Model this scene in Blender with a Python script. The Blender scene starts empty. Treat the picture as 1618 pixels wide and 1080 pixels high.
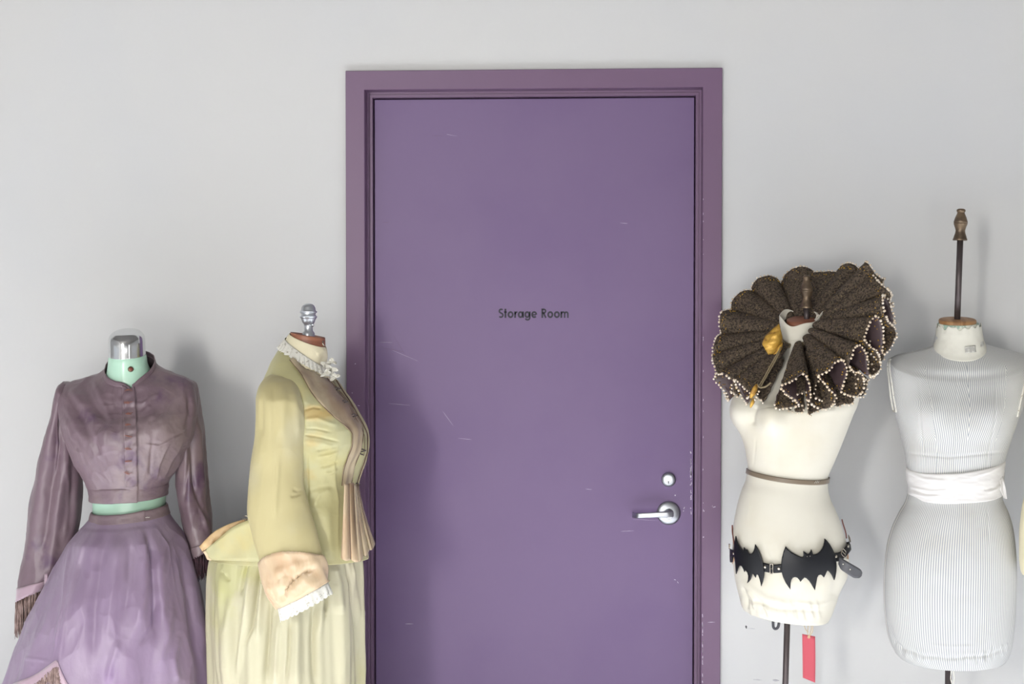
import bpy, bmesh, math, random
import numpy as np
from math import radians, sin, cos, pi
from mathutils import Vector, Matrix
from mathutils.bvhtree import BVHTree
random.seed(7)
R = random.random

# ------------------------------------------------------------------ camera, world, light, exposure
CAM_LOC = Vector((0.0, -4.03, 1.536))
YAW, TILT = radians(2.9), radians(1.4)
FPX = 50.0 / 36.0 * 1618.0
scene = bpy.context.scene
cam_d = bpy.data.cameras.new('camera'); cam_d.lens = 50; cam_d.sensor_width = 36
cam = bpy.data.objects.new('camera', cam_d); scene.collection.objects.link(cam)
cam.location = CAM_LOC; cam.rotation_euler = (pi/2 - TILT, 0, YAW)
scene.camera = cam
scene.view_settings.view_transform = 'Standard'; scene.view_settings.look = 'None'
scene.view_settings.gamma = 1; scene.view_settings.exposure = -0.10
scene.view_settings.use_curve_mapping = False
world = bpy.data.worlds.new('world'); scene.world = world; world.use_nodes = True
world.node_tree.nodes['Background'].inputs[0].default_value = (.8, .88, 1, 1)
world.node_tree.nodes['Background'].inputs[1].default_value = 0.4

def area(name, loc, size, energy, col, target):
    d = bpy.data.lights.new(name, 'AREA'); d.shape = 'RECTANGLE'; d.size, d.size_y = size
    d.energy = energy; d.color = col
    o = bpy.data.objects.new(name, d); scene.collection.objects.link(o); o.location = loc
    o.rotation_euler = (Vector(target) - Vector(loc)).to_track_quat('-Z', 'Y').to_euler()
    return o
# daylight entering by the windows of the wall behind the camera and of the side walls
area('window_light_left', (-2.15, -6.88, 2.1), (.5, 1.1), 150, (1, .98, .945), (-1.8, 0, 1.6))
area('window_light_right', (2.75, -6.88, 1.75), (.6, 1.2), 8, (1, .985, .96), (2.75, 0, 1.75))
area('window_light_wide', (-.45, -6.88, .65), (3.6, 1.1), 140, (1, .985, .96), (-.45, 0, .65))
area('window_light_side_left', (-3.52, -3.2, .85), (3.6, 1.2), 6, (.93, .97, 1), (0, -3.2, .85))
area('window_light_side_right', (3.72, -3.2, .85), (3.6, 1.2), 3, (.93, .97, 1), (0, -3.2, .85))
floor_fill = area('floor_bounce_fill', (0.1, -1.35, 3.17), (6.6, .3), 136, (.94, .965, 1), (0.1, -1.35, 0)); floor_fill.data.spread = radians(34)  # added fill, aimed at the floor so its bounce brightens the lower wall

# ------------------------------------------------------------------ measuring helpers
CAM_M = Matrix.Translation(CAM_LOC) @ cam.rotation_euler.to_matrix().to_4x4()
CR = np.array(CAM_M.to_3x3()); CL = np.array(CAM_LOC)
def ray(px, py):
    d = CR @ np.array([(px - 809.0) / FPX, -(py - 540.0) / FPX, -1.0])
    return d / np.linalg.norm(d)
def W(px, py, Y):
    d = ray(px, py); return CL + d * ((Y - CL[1]) / d[1])
def proj(P):
    q = (P - CL) @ CR
    return 809.0 + FPX * q[..., 0] / -q[..., 2], 540.0 - FPX * q[..., 1] / -q[..., 2]

def _hash(i, j, k):
    n = (i.astype(np.int64) * 374761393 + j.astype(np.int64) * 668265263 + k.astype(np.int64) * 2147483647) & 0xffffffff
    n = ((n ^ (n >> 13)) * 1274126177) & 0xffffffff
    return ((n ^ (n >> 16)) & 0xffffff) / float(0xffffff) * 2 - 1
def vnoise(P):
    F = np.floor(P); f = P - F; u = f * f * (3 - 2 * f); F = F.astype(np.int64)
    i, j, k = F[..., 0], F[..., 1], F[..., 2]; r = 0
    for a in (0, 1):
        for b in (0, 1):
            for c in (0, 1):
                w = (u[..., 0] if a else 1 - u[..., 0]) * (u[..., 1] if b else 1 - u[..., 1]) * (u[..., 2] if c else 1 - u[..., 2])
                r = r + w * _hash(i + a, j + b, k + c)
    return r
def fbm(P, s, o=3, off=0.0):
    r = 0; a = 1.0; P = np.asarray(P) * np.asarray(s) + off
    for q in range(o):
        r = r + a * vnoise(P); P = P * 2.03 + 11.7; a *= .5
    return r
def ridged(P, s, o=2, off=0.0):
    """sharp creases between smooth facets, as crumpled taffeta has"""
    P = np.asarray(P) * np.asarray(s) + off; W_ = np.stack([vnoise(P*.6+q) for q in (5., 17., 31.)], -1)*.55; P = P + W_
    r = 0; a = 1.0
    for q in range(o):
        n = 1 - np.abs(vnoise(P))*1.6; r = r + a*np.sign(n)*np.abs(n)**1.5; P = P*1.9 + 7.7; a *= .5
    return r
def pchip(x, Y, xn):
    x = np.asarray(x, float); Y = np.asarray(Y, float); h = np.diff(x)[:, None]; d = np.diff(Y, axis=0) / h
    m = np.zeros_like(Y); m[0] = d[0]; m[-1] = d[-1]
    for i in range(1, len(x) - 1):
        s = d[i-1] * d[i]
        w1 = 2*h[i] + h[i-1]; w2 = h[i] + 2*h[i-1]
        with np.errstate(divide='ignore', invalid='ignore'):
            mm = (w1 + w2) / (w1 / d[i-1] + w2 / d[i])
        m[i] = np.where(s > 0, mm, 0)
    k = np.clip(np.searchsorted(x, xn, side='right') - 1, 0, len(x) - 2)
    t = ((xn - x[k]) / (x[k+1] - x[k]))[:, None]; H = h[k]
    return (Y[k]*(1+2*t)*(1-t)**2 + H*m[k]*t*(1-t)**2 + Y[k+1]*t*t*(3-2*t) + H*m[k+1]*t*t*(t-1))

# ------------------------------------------------------------------ object helpers
def lin(c):
    return tuple((v/255/12.92 if v/255 <= .04045 else ((v/255+.055)/1.055)**2.4) for v in c)
def tag(o, label=None, cat=None, group=None, kind=None):
    if label: o['label'] = label
    if cat: o['category'] = cat
    if group: o['group'] = group
    if kind: o['kind'] = kind
    return o
def empty(name, loc, label=None, cat=None, group=None, kind=None):
    o = bpy.data.objects.new(name, None); scene.collection.objects.link(o); o.location = loc
    o.empty_display_size = .05
    return tag(o, label, cat, group, kind)
def link(name, me, m, parent=None, smooth=True):
    o = bpy.data.objects.new(name, me); scene.collection.objects.link(o)
    if m: me.materials.append(m)
    if smooth:
        me.polygons.foreach_set('use_smooth', [True] * len(me.polygons))
    if parent:
        o.parent = parent
        M = Matrix.Translation(-parent.location)
        q = parent.parent
        while q: M = Matrix.Translation(-q.location) @ M; q = q.parent
        me.transform(M)
    return o
def mesh_from(name, V, F):
    me = bpy.data.meshes.new(name); me.from_pydata([tuple(map(float, v)) for v in V], [], F); me.validate(); me.update()
    return me
def obj(name, V, F, m, parent=None, smooth=True):
    return link(name, mesh_from(name, V, F), m, parent, smooth)
def solid(o, t, off=0):
    md = o.modifiers.new('thickness', 'SOLIDIFY'); md.thickness = t; md.offset = off; return o
def bevel(o, w=.002, s=2):
    md = o.modifiers.new('bevel', 'BEVEL'); md.width = w; md.segments = s; md.limit_method = 'ANGLE'; md.angle_limit = radians(35)
    o.data.polygons.foreach_set('use_smooth', [False]*len(o.data.polygons)); return o
def boxVF(a, b, V=None, F=None):
    V = [] if V is None else V; F = [] if F is None else F; n = len(V)
    for x in (a[0], b[0]):
        for y in (a[1], b[1]):
            for z in (a[2], b[2]): V.append((x, y, z))
    for f in ((0,1,3,2),(4,6,7,5),(0,4,5,1),(2,3,7,6),(0,2,6,4),(1,5,7,3)): F.append([n+i for i in f])
    return V, F
def tubeVF(path, rad, n=10, V=None, F=None, closed=False, flat=1.0):
    """round tube through a list of points; rad a number or a list"""
    V = [] if V is None else V; F = [] if F is None else F
    P = [Vector(p) for p in path]; m = len(P); base = len(V)
    rr = rad if hasattr(rad, '__len__') else [rad]*m
    up = None
    for i, p in enumerate(P):
        if closed: t = P[(i+1) % m] - P[i-1]
        else: t = P[min(i+1, m-1)] - P[max(i-1, 0)]
        t.normalize()
        if up is None:
            up = t.orthogonal().normalized()
        up = (up - t * up.dot(t)).normalized(); s = t.cross(up)
        for k in range(n):
            a = 2*pi*k/n; V.append(tuple(p + up * cos(a)*rr[i] + s * sin(a)*rr[i]*flat))
    for i in range(m if closed else m-1):
        for k in range(n):
            a = base + i*n + k; b = base + i*n + (k+1) % n
            c = base + ((i+1) % m)*n + (k+1) % n; d = base + ((i+1) % m)*n + k
            F.append([a, b, c, d])
    if not closed:
        F.append([base + k for k in range(n)][::-1]); F.append([base + (m-1)*n + k for k in range(n)])
    return V, F
def lathe(name, base, axis, prof, m, parent=None, n=40):
    """prof: (radius, height along axis)"""
    base = Vector(base); ax = Vector(axis).normalized(); u = ax.orthogonal().normalized(); w = ax.cross(u)
    V = []; F = []
    for r, h in prof:
        for k in range(n):
            a = 2*pi*k/n; V.append(base + ax*h + (u*cos(a) + w*sin(a))*max(r, 1e-5))
    for i in range(len(prof)-1):
        for k in range(n):
            F.append([i*n+k, i*n+(k+1) % n, (i+1)*n+(k+1) % n, (i+1)*n+k])
    F.append(list(range(n))[::-1]); F.append([(len(prof)-1)*n+k for k in range(n)])
    o = obj(name, V, F, m, parent)
    md = o.modifiers.new('edge', 'EDGE_SPLIT'); md.split_angle = radians(50)
    return o

class Loft:
    """closed rings; each ring: (xL,yL,xR,yR in image px, depth radius, plane Y[, front drop dz, back depth radius])"""
    def __init__(s, rings, nr=160, na=220, expo=1.0, disp=None, folds=(), bumps=(), noise=None, rows=None, zoff=None, env=None):
        K = []
        for r in rings:
            xL, yL, xR, yR, ry, Y = r[:6]; dz = r[6] if len(r) > 6 else 0.0; ryb = r[7] if len(r) > 7 and r[7] else ry
            A = W(xL, yL, Y); B = W(xR, yR, Y)
            bk = r[8] if len(r) > 8 else (1.0 if dz <= .027 else .25)
            K.append(list((A+B)/2) + list((B-A)/2) + [ry, ryb, dz, dz*bk])
        K = np.array(K); d = np.r_[0, np.cumsum(np.maximum(np.linalg.norm(np.diff(K[:, :3], axis=0), axis=1), .004))]
        t = np.linspace(0, d[-1], nr) if rows is None else np.asarray(rows) * d[-1]
        Q = pchip(d, K, t); s.Q = Q; s.t = t / d[-1]
        a = np.linspace(0, 2*pi, na, endpoint=False)
        ca = np.sign(np.cos(a)) * np.abs(np.cos(a))**expo; sa = np.sign(np.sin(a)) * np.abs(np.sin(a))**expo
        C = Q[:, None, :3]; e1 = Q[:, None, 3:6]
        ryy = np.where(sa[None] > 0, Q[:, 6:7], Q[:, 7:8])
        P = C + e1 * ca[None, :, None]
        dzz = np.where(sa[None] > 0, Q[:, 8:9], Q[:, 9:10])
        P = P + np.stack([0*ryy, -ryy, -dzz], -1) * sa[None, :, None]
        if zoff is not None: P[..., 2] += zoff(s.t[:, None], a[None])
        s.a = a; s.P = P; s.P0 = P.copy(); s.calcn(); N0 = s.N.copy()
        dd = np.zeros(P.shape[:2])
        fx, fy = proj(P)
        vis = np.clip(-N0[..., 1]*3 + .5, 0, 1)
        for f in folds: dd += s.fold(f, fx, fy) * vis
        for (bx, by, rx_, ry_, am) in bumps:
            dd += am * np.exp(-(((fx-bx)/rx_)**2 + ((fy-by)/ry_)**2)) * (N0[..., 1] < .2)
        if noise:
            for q in noise:
                if len(q) > 3: dd += q[1] * ridged(P, q[0], q[2], q[3])
                else: dd += q[1] * fbm(P, q[0], q[2], 3.1)
        if disp is not None: dd += disp(s.t[:, None], a[None], P)
        if env is not None: dd = dd*env(s.t[:, None])
        s.P = P + N0 * dd[..., None]; s.calcn()
    def calcn(s):
        P = s.P; da = np.roll(P, -1, 1) - np.roll(P, 1, 1); dt = np.gradient(P, axis=0)
        N = np.cross(da, dt); N /= np.linalg.norm(N, axis=-1, keepdims=True) + 1e-9
        c = P.mean(1, keepdims=True); sg = np.sign(((P - c) * N).sum(-1).mean()); s.N = N * (sg if sg else 1)
    def fold(s, f, fx, fy):
        pts, w, am = f[:3]; kind = f[3] if len(f) > 3 else 'g'
        pts = np.array(pts, float); best = np.full(fx.shape, 1e9); sd = np.zeros(fx.shape); tt = np.zeros(fx.shape)
        L = np.r_[0, np.cumsum(np.linalg.norm(np.diff(pts, axis=0), axis=1))]
        for i in range(len(pts)-1):
            a, b = pts[i], pts[i+1]; v = b - a; l = np.linalg.norm(v)
            u = np.clip(((fx-a[0])*v[0] + (fy-a[1])*v[1]) / l**2, 0, 1)
            qx = fx - (a[0]+u*v[0]); qy = fy - (a[1]+u*v[1]); d = np.hypot(qx, qy)
            sgn = np.sign(v[0]*qy - v[1]*qx)
            k = d < best; best = np.where(k, d, best); sd = np.where(k, sgn*d, sd); tt = np.where(k, (L[i]+u*l)/L[-1], tt)
        tap = np.clip(np.minimum(tt, 1-tt)*5 + .12, 0, 1)
        if kind == 'g': return am * np.exp(-(best/w)**2) * tap
        if kind == 's':   # a ledge: rises sharply at the line, runs out on one side
            x = sd / w; return am * (1/(1+np.exp(-np.clip(x*5, -30, 30)))) * np.exp(-np.clip(x, 0, 9)*.8) * tap * np.exp(-(np.minimum(best/(w*4), 3))**2)
        if kind == 'l':   # lapped edge without taper
            x = sd / w; return am * (1/(1+np.exp(-np.clip(x*6, -30, 30)))) * np.exp(-np.clip(x, 0, 9)*.35)
        return 0
    def faces(s, caps=(0, 0)):
        nr, na = s.P.shape[:2]; F = []
        for i in range(nr-1):
            for k in range(na):
                k2 = (k+1) % na; F.append((i*na+k, i*na+k2, (i+1)*na+k2, (i+1)*na+k))
        if caps[0]: F.append(tuple(range(na)))
        if caps[1]: F.append(tuple((nr-1)*na + k for k in range(na)))
        return F
    def build(s, name, m, parent=None, caps=(0, 0), thick=0, attr=None):
        V = s.P.reshape(-1, 3); F = s.faces(caps)
        me = mesh_from(name, V, F)
        if attr is not None:
            at = me.attributes.new('stripe', 'FLOAT', 'POINT'); at.data.foreach_set('value', np.ascontiguousarray(attr, dtype=np.float32).ravel())
        bm = bmesh.new(); bm.from_mesh(me); bmesh.ops.recalc_face_normals(bm, faces=bm.faces); bm.to_mesh(me); bm.free()
        o = link(name, me, m, parent)
        if thick: solid(o, thick, -1)
        return o
    def bvh(s):
        if not hasattr(s, '_b'):
            F = s.faces(); s._b = BVHTree.FromPolygons([Vector(p) for p in s.P.reshape(-1, 3)], F)
        return s._b
    def cast(s, px, py, off=0.0):
        d = Vector(ray(px, py)); loc, n, i, dist = s.bvh().ray_cast(CAM_LOC, d)
        if loc is None:
            w = Vector(W(px, py, float(s.P0[..., 1].mean())))
            loc, n, i, dist = s.bvh().find_nearest(w)
        k = i // s.P.shape[1], i % s.P.shape[1]
        n = Vector(s.N[k[0], k[1]])
        return loc + n*off, n
def resample(poly, n):
    p = np.array(poly, float); L = np.r_[0, np.cumsum(np.linalg.norm(np.diff(p, axis=0), axis=1))]
    return pchip(L, p, np.linspace(0, L[-1], n)) if len(p) > 2 else p[0] + (p[1]-p[0])*np.linspace(0, 1, n)[:, None]
def ribbon(name, surf, A, B, m, parent, n=60, k=6, off=.003, thick=.0015, wave=None):
    """a strip lying on a surface between two image lines A and B"""
    a = resample(A, n); b = resample(B, n); V = []
    for i in range(n):
        for j in range(k):
            q = a[i] + (b[i]-a[i])*j/(k-1)
            o = off if wave is None else off + wave(i/(n-1), j/(k-1))
            V.append(surf.cast(q[0], q[1], o)[0])
    F = [(i*k+j, i*k+j+1, (i+1)*k+j+1, (i+1)*k+j) for i in range(n-1) for j in range(k-1)]
    o = obj(name, V, F, m, parent)
    solid(o, thick, 0)
    return o
def sheet(name, G, m, parent, thick=.0015):
    """grid of points n x k"""
    G = np.asarray(G, float); n, k = G.shape[:2]
    F = [(i*k+j, i*k+j+1, (i+1)*k+j+1, (i+1)*k+j) for i in range(n-1) for j in range(k-1)]
    o = obj(name, G.reshape(-1, 3), F, m, parent)
    if thick: solid(o, thick, 0)
    return o

# ------------------------------------------------------------------ materials
def mat(name, base, rough=.6, metal=0, var=None, bump=None, sheen=0, spec=.5, bump2=None, coat=0, var2=None, stripe=None, sheen_tint=None, aniso=0, sub=0, sheen_rough=.5):
    m = bpy.data.materials.new(name); m.use_nodes = True; nt = m.node_tree; N = nt.nodes; L = nt.links
    b = N['Principled BSDF']; b.inputs['Roughness'].default_value = rough; b.inputs['Metallic'].default_value = metal
    b.inputs['Specular IOR Level'].default_value = spec; b.inputs['Base Color'].default_value = (*lin(base), 1)
    if sheen:
        b.inputs['Sheen Weight'].default_value = sheen; b.inputs['Sheen Roughness'].default_value = sheen_rough
        if sheen_tint: b.inputs['Sheen Tint'].default_value = (*lin(sheen_tint), 1)
    if coat: b.inputs['Coat Weight'].default_value = coat; b.inputs['Coat Roughness'].default_value = .15
    if sub: b.inputs['Subsurface Weight'].default_value = sub; b.inputs['Subsurface Scale'].default_value = .01
    tc = N.new('ShaderNodeTexCoord')
    def noise(sc, det, ro=.55, vec=None):
        mp = N.new('ShaderNodeMapping'); L.new(tc.outputs['Object'], mp.inputs[0])
        mp.inputs['Scale'].default_value = sc if hasattr(sc, '__len__') else (sc, sc, sc)
        n = N.new('ShaderNodeTexNoise'); n.inputs['Scale'].default_value = 1; n.inputs['Detail'].default_value = det; n.inputs['Roughness'].default_value = ro
        L.new(mp.outputs[0], n.inputs['Vector']); return n
    col = None
    for v in (var, var2):
        if v:   # (colour, scale, lo, hi)
            n = noise(v[1], 4); rp = N.new('ShaderNodeMapRange'); rp.inputs[1].default_value = v[2]; rp.inputs[2].default_value = v[3]
            rp.interpolation_type = 'SMOOTHSTEP'
            L.new(n.outputs[0], rp.inputs[0]); mx = N.new('ShaderNodeMix'); mx.data_type = 'RGBA'
            L.new(rp.outputs[0], mx.inputs[0])
            if col is None: mx.inputs[6].default_value = (*lin(base), 1)
            else: L.new(col, mx.inputs[6])
            mx.inputs[7].default_value = (*lin(v[0]), 1); col = mx.outputs[2]
    if stripe:   # (colour, pitch, duty)
        at = N.new('ShaderNodeAttribute'); at.attribute_name = 'stripe'
        mu = N.new('ShaderNodeMath'); mu.operation = 'MULTIPLY'; mu.inputs[1].default_value = 1/stripe[1]; L.new(at.outputs['Fac'], mu.inputs[0])
        fr = N.new('ShaderNodeMath'); fr.operation = 'PINGPONG'; fr.inputs[1].default_value = .5; L.new(mu.outputs[0], fr.inputs[0])
        rp = N.new('ShaderNodeMapRange'); rp.inputs[1].default_value = stripe[2]*.5-.09; rp.inputs[2].default_value = stripe[2]*.5+.09
        rp.inputs[3].default_value = 1; rp.inputs[4].default_value = 0
        L.new(fr.outputs[0], rp.inputs[0]); mx = N.new('ShaderNodeMix'); mx.data_type = 'RGBA'; L.new(rp.outputs[0], mx.inputs[0])
        if col is None: mx.inputs[6].default_value = (*lin(base), 1)
        else: L.new(col, mx.inputs[6])
        mx.inputs[7].default_value = (*lin(stripe[0]), 1); col = mx.outputs[2]
    if col is not None: L.new(col, b.inputs['Base Color'])
    prev = None
    for bp in (bump, bump2):
        if bp:   # (scale, strength, distance)
            n = noise(bp[0], 5); bn = N.new('ShaderNodeBump'); bn.inputs['Strength'].default_value = bp[1]; bn.inputs['Distance'].default_value = bp[2]
            L.new(n.outputs[0], bn.inputs['Height'])
            if prev: L.new(prev, bn.inputs['Normal'])
            prev = bn.outputs[0]
    if prev: L.new(prev, b.inputs['Normal'])
    return m
M = {}
M['wall'] = mat('wall_paint', (202, 202, 201), .75, bump=(60, .12, .002), bump2=(2.5, .1, .01), var=((199, 200, 201), 1.3, .4, .7), spec=.25)
M['side'] = mat('side_wall_paint', (175, 175, 175), .85)
M['ceil'] = mat('ceiling_paint', (120, 118, 116), .9)
M['floor'] = mat('concrete_floor', (222, 223, 226), .5, var=((212, 212, 215), 2, .4, .65), bump=(14, .1, .003))
M['door'] = mat('door_paint', (109, 88, 125), .5, bump=((7, 7, 40), .05, .001), bump2=(3, .06, .006), var=((104, 82, 122), 2, .4, .7), spec=.42)
M['frame'] = mat('frame_paint', (106, 81, 108), .45, bump=(25, .05, .001), var=((106, 80, 107), 5, .4, .7), spec=.45)
M['chip'] = mat('bare_primer', (205, 195, 210), .8)
M['gap'] = mat('gap_shade', (38, 30, 42), .9)
M['ink'] = mat('vinyl_letter', (36, 32, 46), .6)
M['satin_chrome'] = mat('satin_chrome', (178, 181, 186), .38, 1)
M['dark_metal'] = mat('keyhole_dark', (40, 38, 38), .5, .5)
M['chrome'] = mat('brushed_chrome', (215, 216, 216), .14, 1, bump=((60, 60, 3), .03, .001))
M['mint'] = mat('mint_shell', (179, 216, 194), .38, var=((174, 210, 189), 6, .4, .7), coat=.2)
M['mauve'] = mat('mauve_taffeta', (114, 95, 104), .42, var=((132, 116, 117), (6, 6, 3), .45, .7), var2=((90, 67, 90), 9, .55, .72), bump=((26, 26, 15), .32, .007), bump2=((110, 110, 60), .08, .002), sheen=.12, sheen_tint=(200, 180, 172), spec=.55)
M['lilac'] = mat('lilac_taffeta', (134, 114, 138), .44, var=((150, 134, 152), (5, 5, 2), .4, .68), var2=((134, 110, 142), (9, 9, 4), .57, .78), bump=((20, 20, 8), .25, .008), bump2=((80, 80, 40), .07, .002), sheen=.15, sheen_tint=(215, 205, 220), spec=.55)
M['pink_rib'] = mat('pink_ribbon', (164, 140, 152), .35, bump=(90, .1, .002), sheen=.3)
M['fringe'] = mat('brown_fringe', (150, 128, 122), .7, var=((118, 96, 90), 60, .4, .6))
M['fringe_red'] = mat('wine_fringe', (66, 38, 48), .7, var=((42, 26, 34), 60, .4, .6))
M['orange'] = mat('orange_stitch', (138, 92, 80), .7)
M['green'] = mat('olive_silk', (184, 178, 132), .5, var=((192, 178, 122), (6, 6, 5), .5, .7), var2=((178, 176, 140), (5, 5, 4), .45, .7), bump=((30, 30, 14), .2, .005), bump2=((200, 200, 200), .07, .001), sheen=.2, sheen_tint=(240, 235, 205), spec=.4)
M['green_sleeve'] = mat('olive_silk_sleeve', (186, 175, 130), .58, var=((178, 160, 112), (7, 7, 3), .5, .75), var2=((186, 179, 146), (4, 4, 3), .45, .68), bump=((30, 30, 10), .14, .005), bump2=((200, 200, 200), .07, .001), sheen=.15, sheen_tint=(240, 235, 205), spec=.35)
M['green_skirt'] = mat('pale_olive_silk', (188, 183, 155), .5, var=((180, 174, 126), (4, 4, 2), .52, .75), var2=((192, 184, 158), (6, 6, 2), .45, .68), bump=((30, 30, 6), .18, .006), bump2=((160, 160, 160), .05, .001), sheen=.15, sheen_tint=(245, 240, 220), spec=.35)
M['stain'] = mat('stain_patch', (196, 164, 106), .55, var=((186, 176, 124), (16, 16, 16), .45, .62), bump=((30, 30, 10), .2, .003))
M['tan'] = mat('taupe_satin', (176, 160, 132), .42, var=((152, 130, 106), (12, 12, 4), .48, .68), bump=((80, 80, 30), .16, .003), sheen=.1)
M['peach'] = mat('peach_satin', (203, 179, 146), .36, var=((196, 162, 128), (14, 14, 8), .5, .75), bump=((80, 80, 25), .2, .004), sheen=.15)
M['gold_satin'] = mat('gold_tan_satin', (218, 186, 138), .36, var=((188, 148, 100), 30, .45, .65), bump=(60, .3, .004))
M['piping'] = mat('dark_piping', (96, 74, 58), .6)
M['lace'] = mat('white_lace', (218, 216, 206), .75, var=((170, 164, 148), 170, .58, .66), bump=(170, .3, .002))
M['cream'] = mat('cream_cotton', (226, 217, 186), .8, bump=((60, 60, 60), .1, .002), sheen=.1)
M['wood_neck'] = mat('stained_wood', (150, 98, 74), .5, var=((128, 78, 58), (8, 8, 60), .4, .6))
M['light_wood'] = mat('pine_wood', (176, 134, 92), .5, var=((150, 108, 70), (60, 8, 8), .4, .6))
M['silver'] = mat('silver_paint', (200, 203, 207), .36, .9, bump=(60, .1, .002))
M['bronze'] = mat('bronze', (122, 104, 84), .42, .6, var=((96, 82, 68), 40, .4, .6))
M['iron'] = mat('dark_iron', (84, 76, 76), .45, .5)
M['hook'] = mat('hook_steel', (66, 66, 70), .45, .6)
M['muslin'] = mat('cream_muslin', (213, 209, 195), .8, bump=((22, 22, 10), .12, .006), bump2=((260, 260, 260), .08, .001), sheen=.1, var=((208, 202, 184), 4, .45, .7))
M['paper_edge'] = mat('stiff_buckram', (226, 219, 206), .8, var=((176, 172, 166), 60, .5, .65))
M['brown_rib'] = mat('brown_ribbon', (116, 102, 84), .42, bump=(120, .1, .001), sheen=.2)
M['black'] = mat('black_leather', (15, 16, 21), .42, bump=(120, .1, .001), spec=.35)
M['leather_back'] = mat('grey_leather_tail', (74, 74, 78), .5, bump=(90, .15, .001))
M['leather_edge'] = mat('raw_leather_edge', (196, 156, 128), .7)
M['nickel'] = mat('nickel', (190, 182, 168), .25, 1)
M['copper'] = mat('copper_strap', (128, 72, 62), .4, .5)
M['red_tag'] = mat('red_card', (182, 76, 88), .75)
M['string'] = mat('tan_string', (190, 168, 130), .8)
M['ruff'] = mat('dark_lace', (92, 79, 66), .75, var=((50, 42, 36), 190, .47, .56), var2=((160, 142, 100), 330, .62, .68), bump=((260, 260, 260), .9, .004), bump2=(90, .5, .005), spec=.35)
M['ruff_in'] = mat('aubergine_lining', (74, 60, 62), .42, bump=(50, .2, .004))
M['pearl'] = mat('pearl', (226, 214, 198), .22, var=((208, 188, 160), 90, .4, .6), coat=.5)
M['gold_bead'] = mat('gold_bead', (186, 148, 66), .3, .8)
M['gold'] = mat('gold_lame', (196, 154, 66), .38, .35, var=((150, 108, 48), 60, .5, .66), bump=(60, .4, .004))
M['braid'] = mat('drab_braid', (130, 116, 88), .7, bump=(200, .4, .002))
M['ticking'] = mat('striped_ticking', (213, 212, 207), .8, stripe=((146, 151, 158), .0048, .40), var=((202, 198, 188), 5, .5, .75), bump=((200, 200, 200), .08, .001), sheen=.05)
M['band'] = mat('neck_band_cotton', (214, 212, 200), .8, bump=((40, 40, 40), .15, .003))
M['worn_green'] = mat('worn_green_paint', (150, 172, 156), .7, var=((214, 214, 200), 60, .45, .55))
M['sash'] = mat('white_sash', (222, 220, 218), .75, bump=((14, 14, 40), .2, .006), sheen=.1)
M['smudge'] = mat('grey_print', (168, 166, 160), .8, var=((205, 204, 196), 120, .4, .62))
M['mark'] = mat('wall_scuff', (90, 88, 90), .9)
M['scuff'] = mat('wall_scuff_pale', (176, 176, 182), .9)
M['white_trim'] = mat('white_trim', (225, 225, 225), .5)
M['fray'] = mat('loose_thread', (96, 84, 66), .8)

def spots(m, parent, lst):
    """soft edged stains at fixed places of a cloth: (x px, y px, plane Y, radius m, vertical stretch, colour, strength)"""
    nt = m.node_tree; N = nt.nodes; L = nt.links; b = N['Principled BSDF']; tc = N.new('ShaderNodeTexCoord')
    for (x, y, Y, r, st, col, k) in lst:
        c = Vector(W(x, y, Y)) - parent.location
        mp = N.new('ShaderNodeMapping'); mp.inputs['Location'].default_value = (-c.x/r, -c.y/(r*2), -c.z/(r*st)); mp.inputs['Scale'].default_value = (1/r, 1/(r*2), 1/(r*st)); L.new(tc.outputs['Object'], mp.inputs[0])
        ln = N.new('ShaderNodeVectorMath'); ln.operation = 'LENGTH'; L.new(mp.outputs[0], ln.inputs[0])
        nz = N.new('ShaderNodeTexNoise'); nz.inputs['Scale'].default_value = 22; nz.inputs['Detail'].default_value = 4; L.new(tc.outputs['Object'], nz.inputs['Vector'])
        ad = N.new('ShaderNodeMath'); ad.operation = 'MULTIPLY_ADD'; ad.inputs[1].default_value = 1.4; L.new(nz.outputs[0], ad.inputs[0]); L.new(ln.outputs['Value'], ad.inputs[2])
        rp = N.new('ShaderNodeMapRange'); rp.inputs[1].default_value = 1.1; rp.inputs[2].default_value = 1.9; rp.inputs[3].default_value = k; rp.inputs[4].default_value = 0; rp.interpolation_type = 'SMOOTHSTEP'; L.new(ad.outputs[0], rp.inputs[0])
        mx = N.new('ShaderNodeMix'); mx.data_type = 'RGBA'; L.new(rp.outputs[0], mx.inputs[0]); src = b.inputs['Base Color'].links[0].from_socket
        L.new(src, mx.inputs[6]); mx.inputs[7].default_value = (*lin(col), 1); L.new(mx.outputs[2], b.inputs['Base Color'])

# ------------------------------------------------------------------ the room
XL, XR, YB, ZC = -3.6, 3.8, -7.0, 3.2
def struct(name, boxes, m, parent=None):
    V, F = [], []
    for a, b in boxes: boxVF(a, b, V, F)
    o = obj(name, V, F, m, parent, smooth=False)
    if not parent: o['kind'] = 'structure'
    return o
fx0 = (W(545.5, 300, -.014)[0] + W(548.5, 620, -.014)[0]) / 2
fx1 = (W(1141, 250, -.014)[0] + W(1138, 1000, -.014)[0]) / 2
fz = (W(545, 112, -.014)[2] + W(1141, 107, -.014)[2]) / 2
FWID = .054
WT = .15
struct('wall_back', [((XL, 0, 0), (fx0+.012, WT, ZC)), ((fx1-.012, 0, 0), (XR, WT, ZC)), ((fx0+.012, 0, fz-.012), (fx1-.012, WT, ZC))], M['wall'])
struct('floor', [((XL, YB, -.1), (XR, WT, 0))], M['floor'])
struct('ceiling', [((XL, YB, ZC), (XR, WT, ZC+.1))], M['ceil'])
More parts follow.
